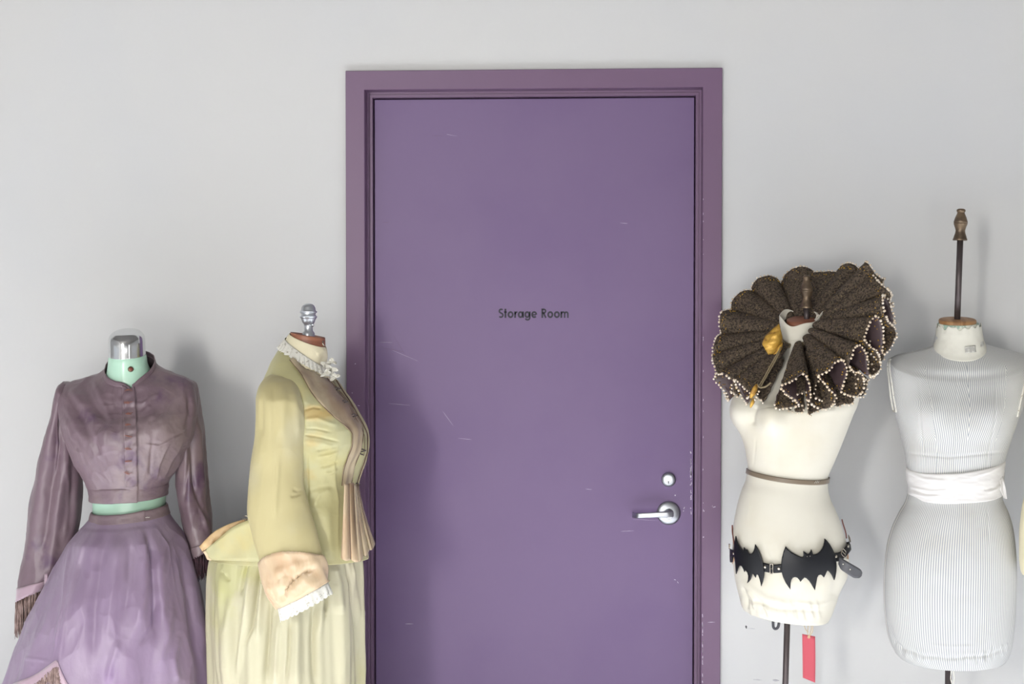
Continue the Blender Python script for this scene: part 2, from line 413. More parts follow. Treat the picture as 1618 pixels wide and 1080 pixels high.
def wall_with_hole(name, axis, c0, c1, lo, hi, holes):
    """axis 'x': wall runs along x between lo..hi at y c0..c1; 'y': along y"""
    bs = []
    def add(a, b, z0, z1):
        bs.append(((a, c0, z0), (b, c1, z1)) if axis == 'x' else ((c0, a, z0), (c1, b, z1)))
    cur = lo
    for (a, b, z0, z1) in holes:
        add(cur, a, 0, ZC); add(a, b, 0, z0); add(a, b, z1, ZC); cur = b
    add(cur, hi, 0, ZC)
    return struct(name, bs, M['side'])
# behind the camera: three windows; one wide window in each side wall
holesF = [(-2.40, 1.4, .05, 1.22), (2.35, 3.15, 1.0, 2.5)]
WF = [(-2.40, -1.90, 1.5, 2.7)]      # narrow upper window above the wide low one
struct('wall_front', [((XL, YB-.15, 0), (-2.40, YB, ZC)), ((-2.40, YB-.15, 0), (1.4, YB, .05)), ((-2.40, YB-.15, 1.22), (1.4, YB, 1.5)), ((-1.90, YB-.15, 1.5), (1.4, YB, 2.7)), ((-2.40, YB-.15, 2.7), (1.4, YB, ZC)),
    ((1.4, YB-.15, 0), (2.35, YB, ZC)), ((2.35, YB-.15, 0), (3.15, YB, 1.0)), ((2.35, YB-.15, 2.5), (3.15, YB, ZC)), ((3.15, YB-.15, 0), (XR, YB, ZC))], M['side'])
wall_with_hole('wall_left', 'y', XL-.15, XL, YB, WT, [(-5.0, -1.4,   .22, 1.48)])
wall_with_hole('wall_right', 'y', XR, XR+.15, YB, WT, [(-5.0, -1.4,   .22, 1.48)])
def window(n, axis, c, a, b, z0, z1):
    t = .045; bs = []
    def add(p, q, u, v):
        bs.append(((p, c-.03, u), (q, c+.03, v)) if axis == 'x' else ((c-.03, p, u), (c+.03, q, v)))
    add(a, a+t, z0, z1); add(b-t, b, z0, z1); add(a+t, b-t, z0, z0+t); add(a+t, b-t, z1-t, z1)
    k = max(1, round((b-a)/1.2))
    for i in range(1, k):
        x = a + (b-a)*i/k; add(x-.02, x+.02, z0+t, z1-t)
    struct('window_%d' % n, bs, M['white_trim'])
for i, (a, b, z0, z1) in enumerate(holesF + WF): window([1, 2, 3][i], 'x', YB-.1, a, b, z0, z1)
window(4, 'y', XL-.1, -5.0, -1.4,   .22, 1.48); window(5, 'y', XR+.1, -5.0, -1.4,   .22, 1.48)
struct('baseboard_back', [((XL, -.012, 0), (fx0-.004, 0, .1)), ((fx1+.004, -.012, 0), (XR, 0, .1))], M['white_trim'])
# ------------------------------------------------------------------ the door
door = empty('door_1', ((fx0+fx1)/2, 0, 0), kind='structure')
prof = [(0, 0), (0, -.014), (.0015, -.0155), (FWID-.0015, -.0155), (FWID, -.014), (FWID, .030), (FWID+.006, .030), (FWID+.006, .0335),
        (FWID+.008, .0335), (FWID+.008, .030), (FWID+.0155, .030), (FWID+.0155, .062), (FWID+.0155, WT-.01)]
V = []
for w, y in prof:
    V += [(fx0+w, y, 0), (fx0+w, y, fz-w), (fx1-w, y, fz-w), (fx1-w, y, 0)]
F = []
for i in range(len(prof)-1):
    for k in range(3): F.append((i*4+k, i*4+k+1, (i+1)*4+k+1, (i+1)*4+k))
frame = obj('door_frame', V, F, M['frame'], door, smooth=False)
bm = bmesh.new(); bm.from_mesh(frame.data); bmesh.ops.recalc_face_normals(bm, faces=bm.faces); bm.to_mesh(frame.data); bm.free()
lx0, lx1, lz = fx0+FWID+.0185, fx1-FWID-.0185, fz-FWID-.0185
YD = .050
V, F = boxVF((lx0, YD, .008), (lx1, YD+.044, lz)); leaf = bevel(obj('door_leaf', V, F, M['door'], door), .0015)
V, F = boxVF((fx0+FWID+.0155, YD+.05, 0), (fx1-FWID-.0155, YD+.06, fz-FWID-.0155)); obj('gap_shade_sheet', V, F, M['gap'], door, smooth=False)  # dark sheet behind the leaf; shade of the door gap put into its colour
# bare chips and scratches in the paint: frame edges and around the lock
def chip_strip(name, items, Y, m, parent, t=.0004):
    V, F = [], []
    for (x0, y0, x1, y1, w) in items:
        a = Vector(W(x0, y0, Y)); b = Vector(W(x1, y1, Y)); d = (b-a)
        s = Vector((-d.z, 0, d.x)).normalized()*w*.5/557; n = len(V)
        k = 5; 
        for i in range(k+1):
            u = i/k; ww = sin(pi*min(max(u, .08), .92))*(.6+.7*R()); p = a + d*u
            for q in (-1, 1):
                pp = p + s*q*ww; V.append((pp.x, Y-t, pp.z))
        for i in range(k): F.append((n+2*i, n+2*i+1, n+2*i+3, n+2*i+2))
    return solid(obj(name, V, F, m, parent), t, 1)
chips = [(1131, 800, 1126, 801, 1.4), (1126, 798, 1125, 800, 1), (1113, 806, 1112, 808, 1.6), (1112, 847, 1111, 849, 2), (1118, 982.5, 1130, 982.2, .8), (1111, 740, 1110.5, 743, 1.4),
         (576.8, 964, 577, 972, 1.3), (577, 1030, 577.2, 1050, .9), (577, 1068, 577, 1072, 1.5), (574, 800, 574, 804, 1), (556, 620, 557, 621, 1.4), (561, 574, 562, 575, 1.5), (565, 640, 569, 641, .9)]
for k in range(16):
    y = 965 + R()*112; chips.append((1110 + (R()-.5)*.8, y, 1110 + (R()-.5)*.6, y+2+R()*7, 1.2))
for k in range(14):
    y = 300 + R()*600; chips.append((1111.3, y, 1111.2, y+1+R()*3, .8))
chip_strip('paint_chips', chips, -.0155, M['chip'], door)
ch = [(1066.5, 781, 1067.3, 783, 2.6), (1082, 800, 1080, 804, 1.2), (1078.6, 807, 1081, 806.5, 1.2), (981, 839, 1002, 838, .5), (925, 772, 935, 773, .4), (705, 212, 722, 215, .3),
      (614, 637, 648, 640, .4), (598, 540, 620, 541, .4), (724, 692, 745, 694, .35), (620, 553, 660, 570, .35), (700, 650, 716, 672, .35), (640, 985, 653, 985, .5), (1065, 915, 1068, 916, 1),(1070, 918, 1072, 921, 1), (980, 352, 992, 353, .4), (1000, 820, 1040, 822, .3)]
for k in range(26):
    y = 738 + abs(random.gauss(0, 1))*36*(1 if R() < .7 else -.5); ch.append((1090.5+R()*2.5, y, 1091+R()*2, y+1.5+R()*5, 1.1+R()*1.3))
chip_strip('paint_scratches', ch, YD, M['chip'], door)
# dark scratches
chip_strip('dark_scratches', [(598, 548, 640, 556, .5), (596, 590, 612, 593, .4), (680, 214, 700, 215, .4), (1010, 720, 1030, 722, .4), (622, 530, 640, 560, .3), (604, 352, 616, 351, .5)], YD-.0001, M['frame'], door)

# lettering, drawn as strokes in a crop grid of 9.52 units per image pixel
def stroke(V, F, pts, w, closed=False):
    pts = [np.array(p, float) for p in pts]; n = len(pts); b = len(V)
    for i, p in enumerate(pts):
        if closed: d = pts[(i+1) % n] - pts[i-1]
        else: d = pts[min(i+1, n-1)] - pts[max(i-1, 0)]
        d = d/np.linalg.norm(d); s = np.array([-d[1], d[0]])*w/2
        V.append(p+s); V.append(p-s)
    for i in range(n if closed else n-1):
        j = (i+1) % n; F.append((b+2*i, b+2*i+1, b+2*j+1, b+2*j))
def arc(cx, cy, rx, ry, a0, a1, n=20):
    return [(cx+rx*cos(radians(a0+(a1-a0)*i/n)), cy+ry*sin(radians(a0+(a1-a0)*i/n))) for i in range(n+1)]
LW = 27
def glyphs():
    V, F = [], []; S = lambda p, w=LW, c=False: stroke(V, F, p, w, c)
    def o_(cx, rx=32, ry=38, cy=350): S(arc(cx, cy, rx, ry, 0, 360, 32)[:-1], LW, True)
    # S
    S(arc(302, 292, 26, 22, -35, -90, 6)[:-1] + arc(302, 298, 26, 28, -90, -215, 12) + arc(300, 358, 29, 30, -40, 90, 14) + arc(300, 358, 30, 30, 90, 140, 5)[1:], 24)
    S([(368, 262), (368, 398)]); S([(346, 312), (390, 312)], 19)      # t
    o_(445)
    S([(513, 303), (513, 398)]); S(arc(540, 348, 27, 34, 180, 285, 10), 23)   # r
    o_(595, 29); S([(634, 303), (634, 398)], 23)                                     # a
    o_(695, 29); S([(734, 303), (734, 400)], 23); S([(733, 398)] + arc(700, 398, 33, 30, 5, 160, 12), 23)   # g
    S(arc(800, 350, 31, 38, 0, -318, 28)); S([(772, 352), (829, 352)], 19)   # e
    S([(922, 260), (922, 398)]); S([(922, 271)] + arc(948, 297, 24, 26, -90, 90, 14) + [(922, 323)], 22); S([(940, 325), (976, 398)], 26)  # R
    o_(1042); o_(1141)
    S([(1208, 303), (1208, 398)]); S([(1208, 342)] + arc(1235, 338, 23, 26, 190, 360, 10) + [(1258, 398)], 23); S(arc(1284, 338, 23, 26, 190, 360, 10) + [(1307, 398)], 23)
    return V, F
V, F = glyphs()
VV = [Vector(W(760 + v[0]/9.518, 460 + v[1]/9.518, YD-.0006)) for v in V]
solid(obj('lettering', VV, F, M['ink'], door, smooth=False), .0006, 0)
# deadbolt
hc = Vector(W(1056.3, 757, YD)); ax = (0, -1, 0); k = .0018
db = lathe('deadbolt', hc, ax, [(.0208, 0), (.0208, .006), (.0195, .009), (.0165, .0105), (.0160, .0085)], M['satin_chrome'], door)
lathe('lock_cylinder', hc, ax, [(.0158, .004), (.0158, .0095), (.0152, .0102), (.0110, .0102), (.0106, .0094), (.0102, .0102), (.004, .0104)], M['satin_chrome'], db)
kh = Vector(W(1056.3, 761, YD-.0108))
V, F = [], []
for i in range(16):
    a = 2*pi*i/16; V.append((kh.x+.0019*cos(a), kh.y+.0003, kh.z+.0024*sin(a)))
F.append(tuple(range(16))); n = len(V); boxVF((kh.x-.0008, kh.y, kh.z-.0065), (kh.x+.0008, kh.y+.0004, kh.z), V, F)
obj('keyhole', V, F, M['dark_metal'], db, smooth=False)
# lever handle: rosette, hub, lever with return
rc = Vector(W(1056.5, 810, YD))
ros = lathe('door_handle', rc, ax, [(.0340, 0), (.0340, .004), (.0325, .0062), (.027, .0085), (.020, .0105), (.014, .0112), (.0125, .02), (.0125, .030), (.0105, .038)], M['satin_chrome'], door, n=56)
YL = YD-.052
def P3(x, y, Y): return Vector(W(x, y, Y))
path = [(P3(1060.5, 811.5, YL+.022), .0078, .006), (P3(1061, 811.8, YL+.008), .0080, .0065), (P3(1058, 812.2, YL+.0015), .0082, .005), (P3(1053, 812.3, YL), .0082, .0042), (P3(1038, 812.8, YL), .0078, .0036), (P3(1022, 813.7, YL), .0074, .0034),
        (P3(1010, 814.3, YL+.0005), .0072, .0034), (P3(1006.5, 814.3, YL+.0045), .0072, .0036), (P3(1003.5, 813.9, YL+.014), .0072, .0036), (P3(1000.5, 813.2, YL+.036), .0070, .0034)]
V, F = [], []
for i, (p, h, t) in enumerate(path):
    d = (path[min(i+1, len(path)-1)][0] - path[max(i-1, 0)][0]); d.z = 0; d.normalize(); s = Vector((d.y, -d.x, 0))
    q = 12
    for j in range(q):
        a = 2*pi*(j+.5)/q; c_, s_ = cos(a), sin(a)
        V.append(p + s*t*math.copysign(abs(c_)**.4, c_) + Vector((0, 0, h*math.copysign(abs(s_)**.4, s_))))
q = 12
for i in range(len(path)-1):
    for j in range(q): F.append((i*q+j, i*q+(j+1) % q, (i+1)*q+(j+1) % q, (i+1)*q+j))
F.append(tuple(range(q))[::-1]); F.append(tuple((len(path)-1)*q+j for j in range(q)))
lv = obj('lever', V, F, M['satin_chrome'], ros)
md = lv.modifiers.new('edge', 'EDGE_SPLIT'); md.split_angle = radians(40)
lathe('mounting_screw', P3(1054.5, 803.5, YD-.0095), ax, [(.0022, 0), (.0022, .0012), (.0006, .0014), (.0005, .0004)], M['dark_metal'], ros, n=12)
# wall marks
V, F = [], []
chip_strip('nail_hole', [(1178.6, 987.5, 1179.4, 992.5, 3)], -.0001, M['mark'], None)
tag(bpy.data.objects['nail_hole'], 'small dark nail hole in the wall right of the door frame, below the cream form', 'mark')
for sc_, lb_ in (((1221, 1074, 1231, 1074.5, 3.4), 'faint grey scuff low on the wall just left of the cream form pole'), ((1190, 1073, 1204, 1074, 1.2), 'thin pale scuff low on the wall nearest the purple door frame'), ((1182, 992, 1193, 993, .8), 'hairline scratch on the wall beside the dark nail hole')):
    tag(chip_strip('wall_scuff', [sc_], -.0001, M['scuff'], None), lb_, 'mark')

# ------------------------------------------------------------------ shared form hardware
def stand(form, x, y, ztop, r=.011, m='iron', tilt=(0, 0)):
    """centre pole down to a round weighted base on the floor"""
    V, F = tubeVF([(x+tilt[0], y+tilt[1], ztop), (x, y, .04)], r, 20); obj('pole', V, F, M[m], form)
    lathe('base', (x, y, 0), (0, 0, 1), [(.17, 0), (.17, .012), (.155, .022), (.06, .032), (.03, .045), (.022, .08), (.016, .09)], M[m], form, n=56)
def px_prof(c, pts, Y, s=None):
    """profile given as (y px, half width px) round the image column c"""
    out = []
    for y, h in pts:
        a = W(c, y, Y); out.append((abs(W(c+h, y, Y)[0]-a[0]), a[2]))
    return out
def torso_shrunk(rings, inset):
    out = []
    for r in rings:
        r = list(r); cx = (r[0]+r[2])/2; w = (r[2]-r[0])/2
        r[0] = r[0]+inset; r[2] = r[2]-inset; r[4] = r[4]-inset/600
        if len(r) > 7 and r[7]: r[7] = r[7]-inset/600
        out.append(tuple(r))
    return out
def fringe(name, pts, L, m, parent, n=40, rad=.0011, jit=.004, seed=1, strands=3, taper=False, out=(0, -1, 0)):
    """twisted hanging threads along a 3D line; knotted head, loose tail"""
    rr = random.Random(seed); V, F = [], []; P = [Vector(p) for p in pts]
    for i in range(n):
        u = (i+.5)/n*(len(P)-1); k = int(min(u, len(P)-2)); p = P[k].lerp(P[k+1], u-k)
        l = L[0] + (L[1]-L[0])*(i/n) if hasattr(L, '__len__') else L
        for s in range(strands):
            ll = l*(.82+.3*rr.random()); q = p + Vector((rr.uniform(-jit, jit), rr.uniform(-jit, jit)*.8, rr.uniform(0, .002)))
            pts_ = []; dx, dy = rr.uniform(-jit, jit), rr.uniform(-jit, jit)
            for t in range(6):
                w = t/5; pts_.append(q + Vector((dx*w*1.2 + rr.uniform(-1, 1)*.0009, dy*w + rr.uniform(-1, 1)*.0009, -ll*w)))
            tubeVF(pts_, [rad*(1.5 if t == 1 else 1.0)*(1 if t < 5 else .5) for t in range(6)], 5, V, F)
    return obj(name, V, F, m, parent)

# ================================================================== A: mauve bodice and lilac skirt on the mint form
YA = -.40
fA = empty('dress_form', (W(203, 800, YA)[0], YA, 0), 'mint green dress form with a chrome neck cap, dressed in mauve and lilac', 'dress form')
neckA = Loft([(177, 550, 225.5, 550, .042, YA, .008), (175, 560, 228, 560, .0455, YA, .010), (172.8, 563, 230.2, 563, .0472, YA, .010), (171.5, 575, 232, 575, .049, YA, .012), (168, 590, 238, 590, .053, YA, .018),
              (158, 604, 248, 604, .058, YA+.008, .02), (132, 622, 276, 620, .074, YA+.01, .01), (116, 655, 288, 653, .092, YA+.01), (122, 690, 284, 690, .10, YA+.01), (134, 730, 272, 730, .096, YA+.01),
              (149, 778, 260, 774, .088, YA), (149, 800, 260, 796, .088, YA), (142, 830, 268, 828, .09, YA), (134, 870, 276, 870, .10, YA), (132, 930, 278, 930, .10, YA), (150, 990, 262, 990, .09, YA)],
             nr=150, na=120)
neckA.build('torso', M['mint'], fA, caps=(1, 1))
capA = Loft([(190, 522, 206, 522, .012, YA, .004), (182, 523, 217, 523, .03, YA, .008), (176, 527, 224, 527, .039, YA, .009), (172.8, 533, 227.4, 533, .0448, YA, .009), (172.2, 540, 228.4, 540, .0464, YA, .009), (172.4, 552, 228.8, 552, .0468, YA, .0095), (172.6, 560.5, 229.2, 560.5, .0472, YA, .010)],
            nr=80, na=120)
capA.build('neck_cap', M['chrome'], fA, caps=(1, 1))
c, n = neckA.cast(206.5, 583)
kn = lathe('neck_screw', c, n, [(.0072, -.002), (.0072, .002), (.006, .004), (.0035, .0048)], M['bronze'], fA, n=24)
lathe('screw_head', c, n, [(.0046, .0035), (.0044, .0062), (.002, .0068)], M['copper'], kn, n=16)
stand(fA, W(203, 1000, YA)[0], YA, W(203, 985, YA)[2])

bA = empty('bodice', (W(203, 780, YA)[0], YA, W(203, 780, YA)[2]), 'mauve brown taffeta bodice with long fringed sleeves and cropped waist', 'bodice')
def frontV(t, a):   # the neckline dips to a point in front
    return -.014*np.exp(-((a-radians(70))/.26)**2)*np.clip(1-t*11, 0, 1)**1.0
ringsA = [(168, 584, 243, 582, .062, YA+.004, .040, None, .9), (163, 588, 248, 586, .067, YA+.004, .041, None, .7), (150, 594, 260, 590, .075, YA+.006, .044, None, .4), (128, 600, 280, 596, .083, YA+.008, .048), (106, 605, 297, 602, .089, YA+.01, .052),
          (97, 614, 304, 612, .096, YA+.01, .052), (94, 632, 308, 630, .105, YA+.008, .040), (97, 655, 308, 653, .116, YA, .024), (103, 680, 305, 678, .128, YA, .008), (110, 700, 299, 698, .132, YA), (118, 722, 290, 720, .126, YA), (130, 745, 277, 743, .112, YA),
          (141, 764, 264, 762, .102, YA), (143.5, 770, 262.5, 767, .1005, YA), (144.5, 786, 261.5, 781, .101, YA, .002)]
def wr(sc, amp, ang=None):
    return (sc, amp, 3)
foldA = [([(213, 612), (216, 660), (217, 700), (217, 775)], 5, .0035, 'l'),
         ([(148, 600), (165, 640), (178, 670)], 5, .0035), ([(128, 604), (150, 640), (172, 668)], 5, -.0035), ([(105, 616), (125, 652), (146, 690), (160, 720)], 6, -.005), ([(110, 612), (140, 650), (165, 676)], 7, .004),
         ([(103, 640), (120, 675), (140, 700)], 5, .003), ([(165, 668), (157, 682), (154, 700), (160, 718)], 3.5, -.0035), ([(178, 670), (168, 690), (166, 712)], 6, .004), ([(122, 690), (140, 726), (166, 764)], 4, .0035, 's'), ([(140, 690), (155, 725), (178, 765)], 4, .004, 's'), ([(166, 715), (174, 745), (181, 766)], 3, .003, 's'),
         ([(185, 602), (181, 625), (186, 650)], 4, -.003), ([(105, 660), (118, 700), (132, 722)], 4, .004), ([(108, 672), (112, 690), (128, 714)], 3, -.003),
         ([(226, 700), (250, 702), (272, 690), (288, 684)], 4, .0055, 's'), ([(240, 688), (238, 720), (236, 750)], 2.5, -.0028), ([(268, 695), (252, 735), (246, 760)], 3, .004, 's'), ([(290, 695), (272, 728), (255, 762)], 3.5, .004, 's'),
         ([(270, 625), (245, 655), (226, 680)], 6, .004), ([(290, 612), (262, 640), (240, 660)], 6, -.003), ([(285, 640), (262, 668), (240, 684)], 7, .0035), ([(225, 640), (240, 628), (252, 622)], 3, .0028), ([(222, 655), (238, 640)], 3, .0028), ([(296, 620), (300, 650), (294, 690)], 4, -.005), ([(232, 672), (246, 664), (258, 650)], 3, -.0028),
         ([(190, 640), (196, 660), (190, 690)], 3, .002), ([(205, 610), (195, 625), (200, 645)], 3, -.002), ([(196, 700), (190, 720), (198, 742)], 3, .002)]
bodA = Loft(ringsA, nr=240, na=420, folds=foldA, bumps=[(165, 686, 26, 26, .012), (254, 680, 26, 26, .012)], zoff=frontV,
            noise=[((9, 9, 9), .0022, 3), ((16, 16, 12), .0026, 2, 2.2), ((40, 40, 32), .0006, 2, 8.1)], env=lambda t: np.clip((1-t)*14, .15, 1))
bodA.build('bodice_front', M['mauve'], bA, thick=.002)
# standing collar
cr = []
V = []; ncol = 120
G = []
for k in range(ncol+1):
    a = radians(74) + 2*pi*k/ncol*(352/360); row = []
    ai = (a % (2*pi))/(2*pi)*420; i0 = int(ai) % 420
    p = Vector(bodA.P[0, i0]); nn = Vector((cos(a)*.6, -sin(a)*.6, 0))
    h = .014*(.75+.25*min(1, min(k, ncol-k)/10))
    for j in range(4):
        row.append(p + Vector((0, 0, -.004 + h*j/3)) + nn*(.0035 - .006*j/3))
    G.append(row)
sheet('collar', G, M['mauve'], bA, .002)
ribbon('placket', bodA, [(193, 606), (194, 640), (196, 700), (198, 768)], [(212.5, 612), (215, 660), (216, 700), (216.5, 768)], M['mauve'], bA, n=120, k=14, off=.0025, thick=.0015, wave=lambda u, v: .0011*sin(u*70+v*4)+.0008*sin(u*41+v*9))
for i, y in enumerate([617, 636.5, 655, 671.5, 689, 708, 727, 745.5]):
    V, F = [], []
    rr = random.Random(i)
    for j in range(7):
        x0 = 196+rr.random()*6; x1 = x0+4+rr.random()*5; yy = y+rr.uniform(-1.6, 1.6)
        tubeVF([bodA.cast(x0+(x1-x0)*q/4, yy+rr.uniform(-.5, .5), .0052)[0] for q in range(5)], .00055, 5, V, F)
    obj('buttonhole', V, F, M['orange'], bA)
wbA = Loft([(143, 766, 264, 763, .104, YA), (142.5, 769, 264.5, 766, .1055, YA), (143.5, 779, 263.5, 775, .106, YA, .001), (144, 787.5, 262.5, 782, .1055, YA, .002), (145, 788.5, 261.5, 783, .103, YA, .002)], nr=30, na=300,
           noise=[((30, 30, 60), .001, 3)], folds=[([(217, 762), (217, 790)], 4, .003, 'l')])
wbA.build('waistband', M['mauve'], bA, thick=.0015)

def sleeve(name, rings, folds, m, parent, noise, nr=200, na=140, bumps=(), caps=(0, 0)):
    L = Loft(rings, nr=nr, na=na, folds=folds, noise=noise, bumps=bumps); L.build(name, m, parent, thick=.002, caps=caps); return L
YS = YA+.03
slL = sleeve('sleeve', [(104, 603, 116, 612, .035, YS+.01), (96, 612, 117, 632, .055, YS), (90, 634, 114, 655, .062, YS), (82.5, 668, 116, 680, .064, YS), (74, 704, 121, 712, .064, YS), (64, 745, 125.5, 752, .062, YS), (54, 790, 125, 797, .06, YS-.005),
                        (46, 840, 119, 848, .056, YS-.01), (39, 885, 108, 888, .05, YS-.02), (34, 925, 90, 905, .043, YS-.03), (30.5, 951, 76, 922, .037, YS-.035)],
             [([(92, 650), (88, 720), (78, 800), (66, 880)], 7, -.012), ([(99, 625), (96, 665), (97, 700), (88, 760)], 3, -.009), ([(84, 670), (70, 740), (55, 820), (45, 900)], 8, .007), ([(107, 690), (104, 720), (92, 790), (85, 850), (76, 915)], 7, .008),
              ([(110, 700), (112, 760), (104, 830)], 5, -.006), ([(100, 730), (108, 765), (106, 810), (98, 860)], 3.5, .004), ([(118, 760), (114, 820), (100, 880)], 5, .004), ([(92, 636), (100, 646), (106, 660)], 3, .004)],
             M['mauve'], bA, caps=(1, 0), noise=[((10, 10, 4), .004, 3), ((13, 13, 6), .0040, 2, 4.4), ((40, 40, 24), .0008, 2, 1.1)])
YSr = YA+.06
slR = sleeve('sleeve', [(285, 602, 296, 598, .035, YS+.01), (287, 622, 306, 608, .055, YS+.01), (288, 650, 311.5, 640, .060, YS+.02), (285, 690, 317, 682, .062, YS+.03), (282, 730, 321, 724, .062, YSr), (283, 770, 326, 765, .060, YSr), (287, 805, 331, 800, .056, YSr),
                        (292, 835, 334, 828, .05, YSr-.02), (299, 862, 334, 850, .042, YSr-.03), (306, 884, 334, 866, .036, YSr-.035)],
             [([(302, 640), (303, 700), (306, 760), (318, 815)], 4, -.012), ([(311, 660), (316, 720), (322, 790)], 5, .007), ([(296, 650), (294, 700), (296, 760), (302, 830)], 5, .006), ([(300, 690), (297, 740), (292, 790)], 3, -.006), ([(309, 750), (311, 790), (328, 840)], 3, .005)],
             M['mauve'], bA, caps=(1, 0), noise=[((10, 10, 4), .004, 3), ((13, 13, 6), .0040, 2, 4.4), ((40, 40, 24), .0008, 2, 1.1)])
# cuff ribbons and fringe
for L, sd, m_, dw in ((slL, 3, 'fringe', .016), (slR, 5, 'fringe_red', .01)):
    nr_, na_ = L.P.shape[:2]; G = []
    r0, r1 = int(nr_*.935), nr_-1
    for k in range(na_+1):
        G.append([L.P[int(r0+(r1-r0)*j/5), k % na_] + L.N[int(r0+(r1-r0)*j/5), k % na_]*.0022 for j in range(6)])
    rb = sheet('cuff_ribbon', G, M['pink_rib'] if sd == 3 else M['mauve'], bA, .001)
    edge = [Vector(L.P[-1, k % na_]) for k in range(0, na_+1, 2)]
    fringe('cuff_fringe', edge, .088 if m_ == 'fringe' else .062, M[m_], bA, n=70 if m_ == 'fringe' else 60, seed=sd, jit=.005)
# outer ribbon edge piece at the sleeve opening with its tassel
V, F = [], []
a = W(72.5, 907, YA-.075); b = W(71, 934, YA-.075)
sheet('sleeve_ribbon', [[W(70, 906+28*i/8, YA-.075), W(74.5+.6*sin(i), 906+27*i/8, YA-.078)] for i in range(9)], M['pink_rib'], bA, .001)
fringe('sleeve_tassel', [W(70, 928, YA-.075), W(74, 926, YA-.077)], .04, M['fringe'], bA, n=6, seed=9)

sA = empty('skirt', (W(203, 800, YA)[0], YA, W(203, 810, YA)[2]), 'lilac purple taffeta skirt flaring to the floor below the mint waist', 'skirt')
zfl = 1425
YK = YA-.02
skr = [(146, 812, 262, 803, .094, YK, .004), (144, 817, 264, 810, .098, YK, .004), (139, 824, 267, 818, .108, YK, .004), (131, 834, 272, 828, .122, YK), (119, 852, 281.5, 847, .145, YK), (106, 880, 294, 876, .165, YK), (88, 915, 305, 915, .19, YK), (68, 958, 315, 958, .215, YK), (50, 1000, 323, 1000, .235, YK), (34, 1042, 329, 1042, .25, YK), (21, 1082, 333, 1082, .265, YK),
       (-10, 1180, 338, 1180, .30, YK), (-50, 1300, 341, 1300, .33, YK), (-80, zfl, 342, zfl, .345, YK)]
rngs = random.Random(4)
fa = [rngs.random()*2*pi for _ in range(10)]
def skA(t, a, P):
    e = np.clip(t*1.6, 0, 1)**1.2
    d = .010*np.sin(7*a+fa[0]+1.5*np.sin(2*a)) + .007*np.sin(11*a+fa[1]+2*t) + .005*np.sin(17*a+fa[2]-3*t)
    return d*e
foldS = [([(230, 835), (238, 870), (242, 930), (246, 1010)], 5, -.010), ([(222, 830), (228, 880), (226, 940), (214, 1010)], 9, .011), ([(262, 850), (250, 900), (252, 960), (262, 1030)], 8, .007), ([(150, 830), (128, 890), (112, 960), (100, 1060)], 6, .009, 's'), ([(170, 835), (160, 890), (150, 960), (145, 1050)], 7, -.007),
         ([(118, 868), (110, 910), (104, 960), (90, 1040)], 3, .008, 's'), ([(190, 840), (180, 900), (178, 960), (172, 1020)], 10, .007), ([(205, 850), (204, 910), (196, 980)], 6, -.007), ([(248, 945), (240, 990), (220, 1020)], 4, -.006), ([(270, 960), (255, 1010), (246, 1060)], 6, .006), ([(285, 880), (298, 950), (308, 1050)], 6, -.007), ([(296, 900), (312, 980), (320, 1060)], 5, .006),
         ([(188, 1010), (175, 1050), (170, 1080)], 6, .007), ([(280, 1005), (268, 1040), (275, 1080)], 5, .006), ([(42, 1040), (65, 1042), (88, 1046)], 3, .002)]
rowsk = np.r_[np.linspace(0, .5, 300), np.linspace(.503, 1, 90)]
skL = Loft(skr, rows=rowsk, na=520, folds=foldS, disp=skA, noise=[((6, 6, 4), .0035, 3), ((9, 9, 3.2), .0062, 2, 5.5), ((22, 22, 9), .0020, 2, 3.3)], env=lambda t: np.clip((t-.008)*16, 0, 1))
skL.build('skirt_panel', M['lilac'], sA, thick=.0015)
wbk = Loft([(148, 806.5, 261, 797, .093, YK, .004), (146, 808, 263, 798.5, .096, YK, .004), (144.5, 814, 264.5, 805, .099, YK, .004), (143, 821, 267, 812, .103, YK, .004)], nr=24, na=300, noise=[((28, 28, 50), .001, 3)], folds=[([(228, 795), (229, 830)], 4, .003, 'l')])
wbk.build('waistband', M['mauve'], sA, thick=.0015)
V, F = [], []
tubeVF([wbk.cast(229+i*1.4, 817.5+.3*sin(i*2)-i*.1, .002)[0] for i in range(6)], .0008, 6, V, F); obj('waist_stitch', V, F, M['lace'], sA)
# overskirt edge: pink ribbon rising to a point with fringe under it
for A_, B_ in (([(12, 1086), (22, 1081), (60, 1064), (90, 1043)], [(8, 1099), (22, 1094), (60, 1080), (92, 1056)]), ([(91, 1043), (98, 1062), (116, 1092), (150, 1118), (200, 1132), (270, 1128), (332, 1110)], [(88, 1056), (92, 1072), (108, 1102), (146, 1132), (200, 1147), (272, 1143), (334, 1124)])):
    ribbon('overskirt_ribbon', skL, A_, B_, M['pink_rib'], sA, n=70, k=4, off=.004)
pts = [skL.cast(*p, .005)[0] for p in resample([(30, 1090), (62, 1079), (76, 1066), (90, 1054), (93, 1070), (98, 1088), (112, 1106), (146, 1132), (200, 1147), (272, 1143), (330, 1125)], 90)]
fringe('overskirt_fringe', pts, .055, M['fringe'], sA, n=170, seed=12, jit=.004)

